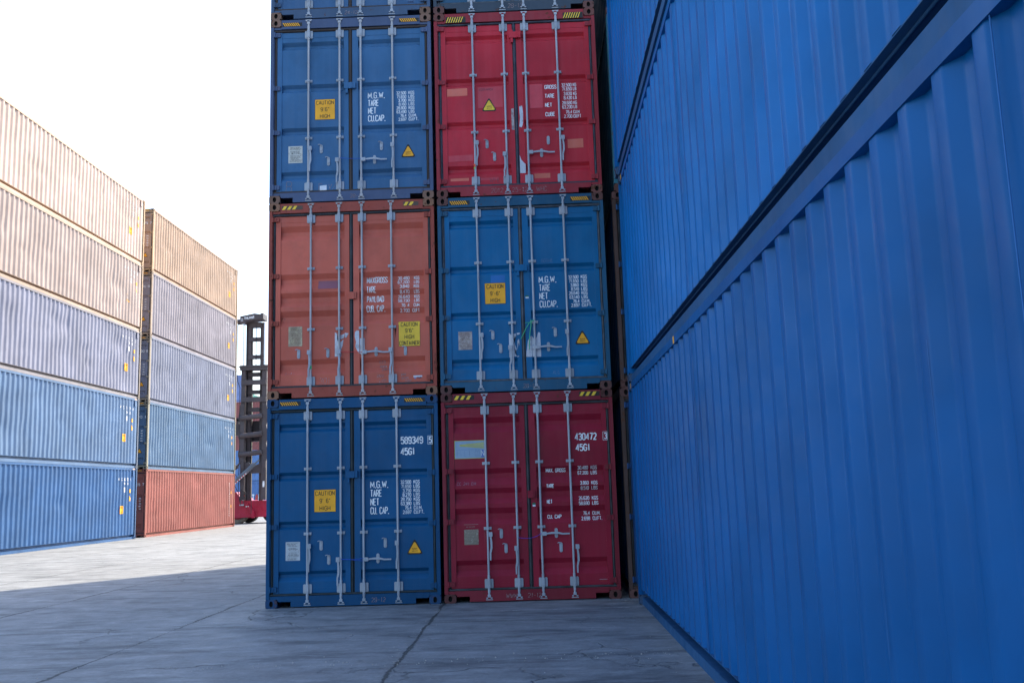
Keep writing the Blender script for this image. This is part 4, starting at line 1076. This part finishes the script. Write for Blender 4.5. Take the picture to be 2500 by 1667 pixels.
# ------------------------------------------------------------------ ground
def ground_mat():
    m_, t, b = newmat('weathered concrete')
    tc = t.nodes.new('ShaderNodeTexCoord'); v = tc.outputs['Object']
    sep = t.nodes.new('ShaderNodeSeparateXYZ'); t.links.new(v, sep.inputs[0])
    X, Y = sep.outputs[0], sep.outputs[1]
    big = ramp(t, noise(t, v, .16, 5, .6), [(.3, .82), (.7, 1.14)])
    c = mixc(t, 1.0, (.190, .203, .216), big, 'MULTIPLY')
    st = ramp(t, noise(t, v, 1.0, 8, .68, (.55, 1.9, 1)), [(.49, 0.), (.66, 1.)])
    c = mixc(t, math_(t, 'MULTIPLY', st, .88), c, (.065, .075, .085))
    lt = ramp(t, noise(t, v, 1.7, 8, .70, (.6, 2.4, 1)), [(.50, 0.), (.66, 1.)])
    c = mixc(t, math_(t, 'MULTIPLY', lt, .55), c, (.30, .32, .335))
    mot = ramp(t, noise(t, v, 3.1, 10, .72), [(.36, .80), (.64, 1.13)])
    c = mixc(t, 1.0, c, mot, 'MULTIPLY')
    fine = ramp(t, noise(t, v, 24, 8, .7), [(.3, .84), (.7, 1.14)])
    c = mixc(t, 1.0, c, fine, 'MULTIPLY')
    grit = ramp(t, noise(t, v, 95, 3, .6), [(.66, 0.), (.72, 1.)])
    c = mixc(t, math_(t, 'MULTIPLY', grit, .35), c, (.10, .10, .10))
    # joints: straight saw cuts across, ragged seams along the lane
    wob = math_(t, 'MULTIPLY', math_(t, 'SUBTRACT', noise(t, v, 1.3, 6, .65), .5), .22)
    wobf = math_(t, 'MULTIPLY', math_(t, 'SUBTRACT', noise(t, v, 14, 6, .75), .5), .10)
    def lines(axis, off, step, wob_, wid):
        s = math_(t, 'ADD', axis, wob_) if wob_ is not None else axis
        s = math_(t, 'ADD', s, 1000 * step - off)
        k = math_(t, 'DIVIDE', s, step)
        d = math_(t, 'MULTIPLY', math_(t, 'ABSOLUTE', math_(t, 'SUBTRACT', math_(t, 'FRACT', math_(t, 'ADD', k, .5)), .5)), step)
        return d
    dv = lines(X, -.56, 3.045, math_(t, 'ADD', math_(t, 'MULTIPLY', wob, .55), wobf), .02)
    wv = math_(t, 'MULTIPLY', ramp(t, noise(t, v, .7, 4), [(.36, .12), (.66, 1.)]), .036)
    jv = math_(t, 'SUBTRACT', 1.0, math_(t, 'DIVIDE', dv, wv), True)
    dh = lines(Y, -1.88, 4.86, math_(t, 'MULTIPLY', wobf, .35), .01)
    wh = math_(t, 'MULTIPLY', ramp(t, noise(t, v, .9, 4), [(.40, .2), (.62, 1.)]), .024)
    jh = math_(t, 'SUBTRACT', 1.0, math_(t, 'DIVIDE', dh, wh), True)
    # wandering cracks
    mp = t.nodes.new('ShaderNodeVectorMath'); mp.operation = 'ADD'
    nz = t.nodes.new('ShaderNodeTexNoise'); nz.inputs['Scale'].default_value = 1.1; nz.inputs['Detail'].default_value = 6
    t.links.new(v, nz.inputs['Vector'])
    sc = t.nodes.new('ShaderNodeVectorMath'); sc.operation = 'SCALE'; sc.inputs['Scale'].default_value = 1.3
    t.links.new(nz.outputs['Color'], sc.inputs[0]); t.links.new(v, mp.inputs[0]); t.links.new(sc.outputs[0], mp.inputs[1])
    vo = t.nodes.new('ShaderNodeTexVoronoi'); vo.feature = 'DISTANCE_TO_EDGE'; vo.inputs['Scale'].default_value = .33
    t.links.new(mp.outputs[0], vo.inputs['Vector'])
    msk = ramp(t, noise(t, v, .45, 3), [(.46, 0.), (.56, 1.)])
    ck = math_(t, 'MULTIPLY', ramp(t, vo.outputs['Distance'], [(0., 1.), (.007, 0.)]), msk)
    dark = math_(t, 'MAXIMUM', math_(t, 'MAXIMUM', ramp(t, jv, [(0., 0.), (.45, 1.)]), math_(t, 'MULTIPLY', ramp(t, jh, [(0., 0.), (.5, 1.)]), .8)), math_(t, 'MULTIPLY', ck, .85))
    # crumbled pale edges beside the seams
    cr = math_(t, 'MULTIPLY', ramp(t, math_(t, 'MINIMUM', dv, dh), [(0., 1.), (.14, 0.)]), ramp(t, noise(t, v, 18, 8, .75), [(.50, 0.), (.60, 1.)]))
    cr = math_(t, 'MULTIPLY', cr, ramp(t, noise(t, v, .5, 3), [(.46, 0.), (.58, 1.)]))
    c = mixc(t, math_(t, 'MULTIPLY', cr, .6), c, (.36, .36, .35))
    c = mixc(t, math_(t, 'MULTIPLY', dark, .78), c, (.03, .036, .038))
    # worn white line in front of the right-hand doors
    ln = math_(t, 'MULTIPLY', math_(t, 'LESS_THAN', math_(t, 'ABSOLUTE', math_(t, 'ADD', math_(t, 'ADD', Y, .93), wobf)), .020),
               math_(t, 'MULTIPLY', math_(t, 'GREATER_THAN', X, 2.66), math_(t, 'LESS_THAN', X, 5.1)))
    ln = math_(t, 'MULTIPLY', ln, ramp(t, noise(t, v, 3.5, 6, .7), [(.40, 0.), (.58, .8)]))
    c = mixc(t, ln, c, (.5, .5, .5))
    t.links.new(c, b.inputs['Base Color'])
    t.links.new(ramp(t, noise(t, v, 2, 5), [(.3, .62), (.7, .86)]), b.inputs['Roughness'])
    b.inputs['Specular IOR Level'].default_value = .3
    bp = t.nodes.new('ShaderNodeBump'); bp.inputs['Strength'].default_value = .7; bp.inputs['Distance'].default_value = .02
    h = math_(t, 'SUBTRACT', math_(t, 'ADD', math_(t, 'MULTIPLY', noise(t, v, 5, 6, .6), .35), math_(t, 'MULTIPLY', noise(t, v, 45, 5, .7), .12)), math_(t, 'MULTIPLY', dark, 1.0))
    h = math_(t, 'ADD', h, math_(t, 'MULTIPLY', cr, .35))
    t.links.new(h, bp.inputs['Height']); t.links.new(bp.outputs[0], b.inputs['Normal'])
    return m_
mb = MB(); mb.add([(-500, -300, 0), (500, -300, 0), (500, 900, 0), (-500, 900, 0)], [(0, 1, 2, 3)])
g = obj('ground', mb.mesh('ground'), ground_mat()); g['kind'] = 'structure'; g['label'] = 'cracked grey concrete yard'; g['category'] = 'ground'
# loose grit along the seams
rnd = random.Random(8); mb = MB()
def stone(x, y, r):
    n_ = 5; vs = [(x + r * rnd.uniform(.6, 1) * math.cos(6.28 * i / n_), y + r * rnd.uniform(.6, 1) * math.sin(6.28 * i / n_), .0) for i in range(n_)]
    top = [(x + (a - x) * .55, y + (b - y) * .55, r * rnd.uniform(.5, .9)) for a, b, _ in vs]
    mb.add(vs + top, [(i, (i + 1) % n_, (i + 1) % n_ + n_, i + n_) for i in range(n_)] + [tuple(range(n_, 2 * n_))])
for i in range(420):
    if i % 3 == 0: x = rnd.uniform(.2, 5.0); y = -4.45 + rnd.gauss(0, .10) - .05 * math.sin(x)
    elif i % 3 == 1: x = rnd.choice((2.49, -.56)) + rnd.gauss(0, .09); y = rnd.uniform(-7, 1)
    else: x = rnd.uniform(-6, 5); y = rnd.uniform(-6, 7)
    if -.1 < x < 8 and y > -.2: continue
    stone(x, y, rnd.choice((.003, .004, .005, .007, .010)))
o = obj('gravel', mb.mesh('gravel'), plain('crushed concrete', (.36, .34, .31), .9, var=.3)); o['kind'] = 'stuff'; o['label'] = 'loose grit lying along the concrete joints'; o['category'] = 'gravel'
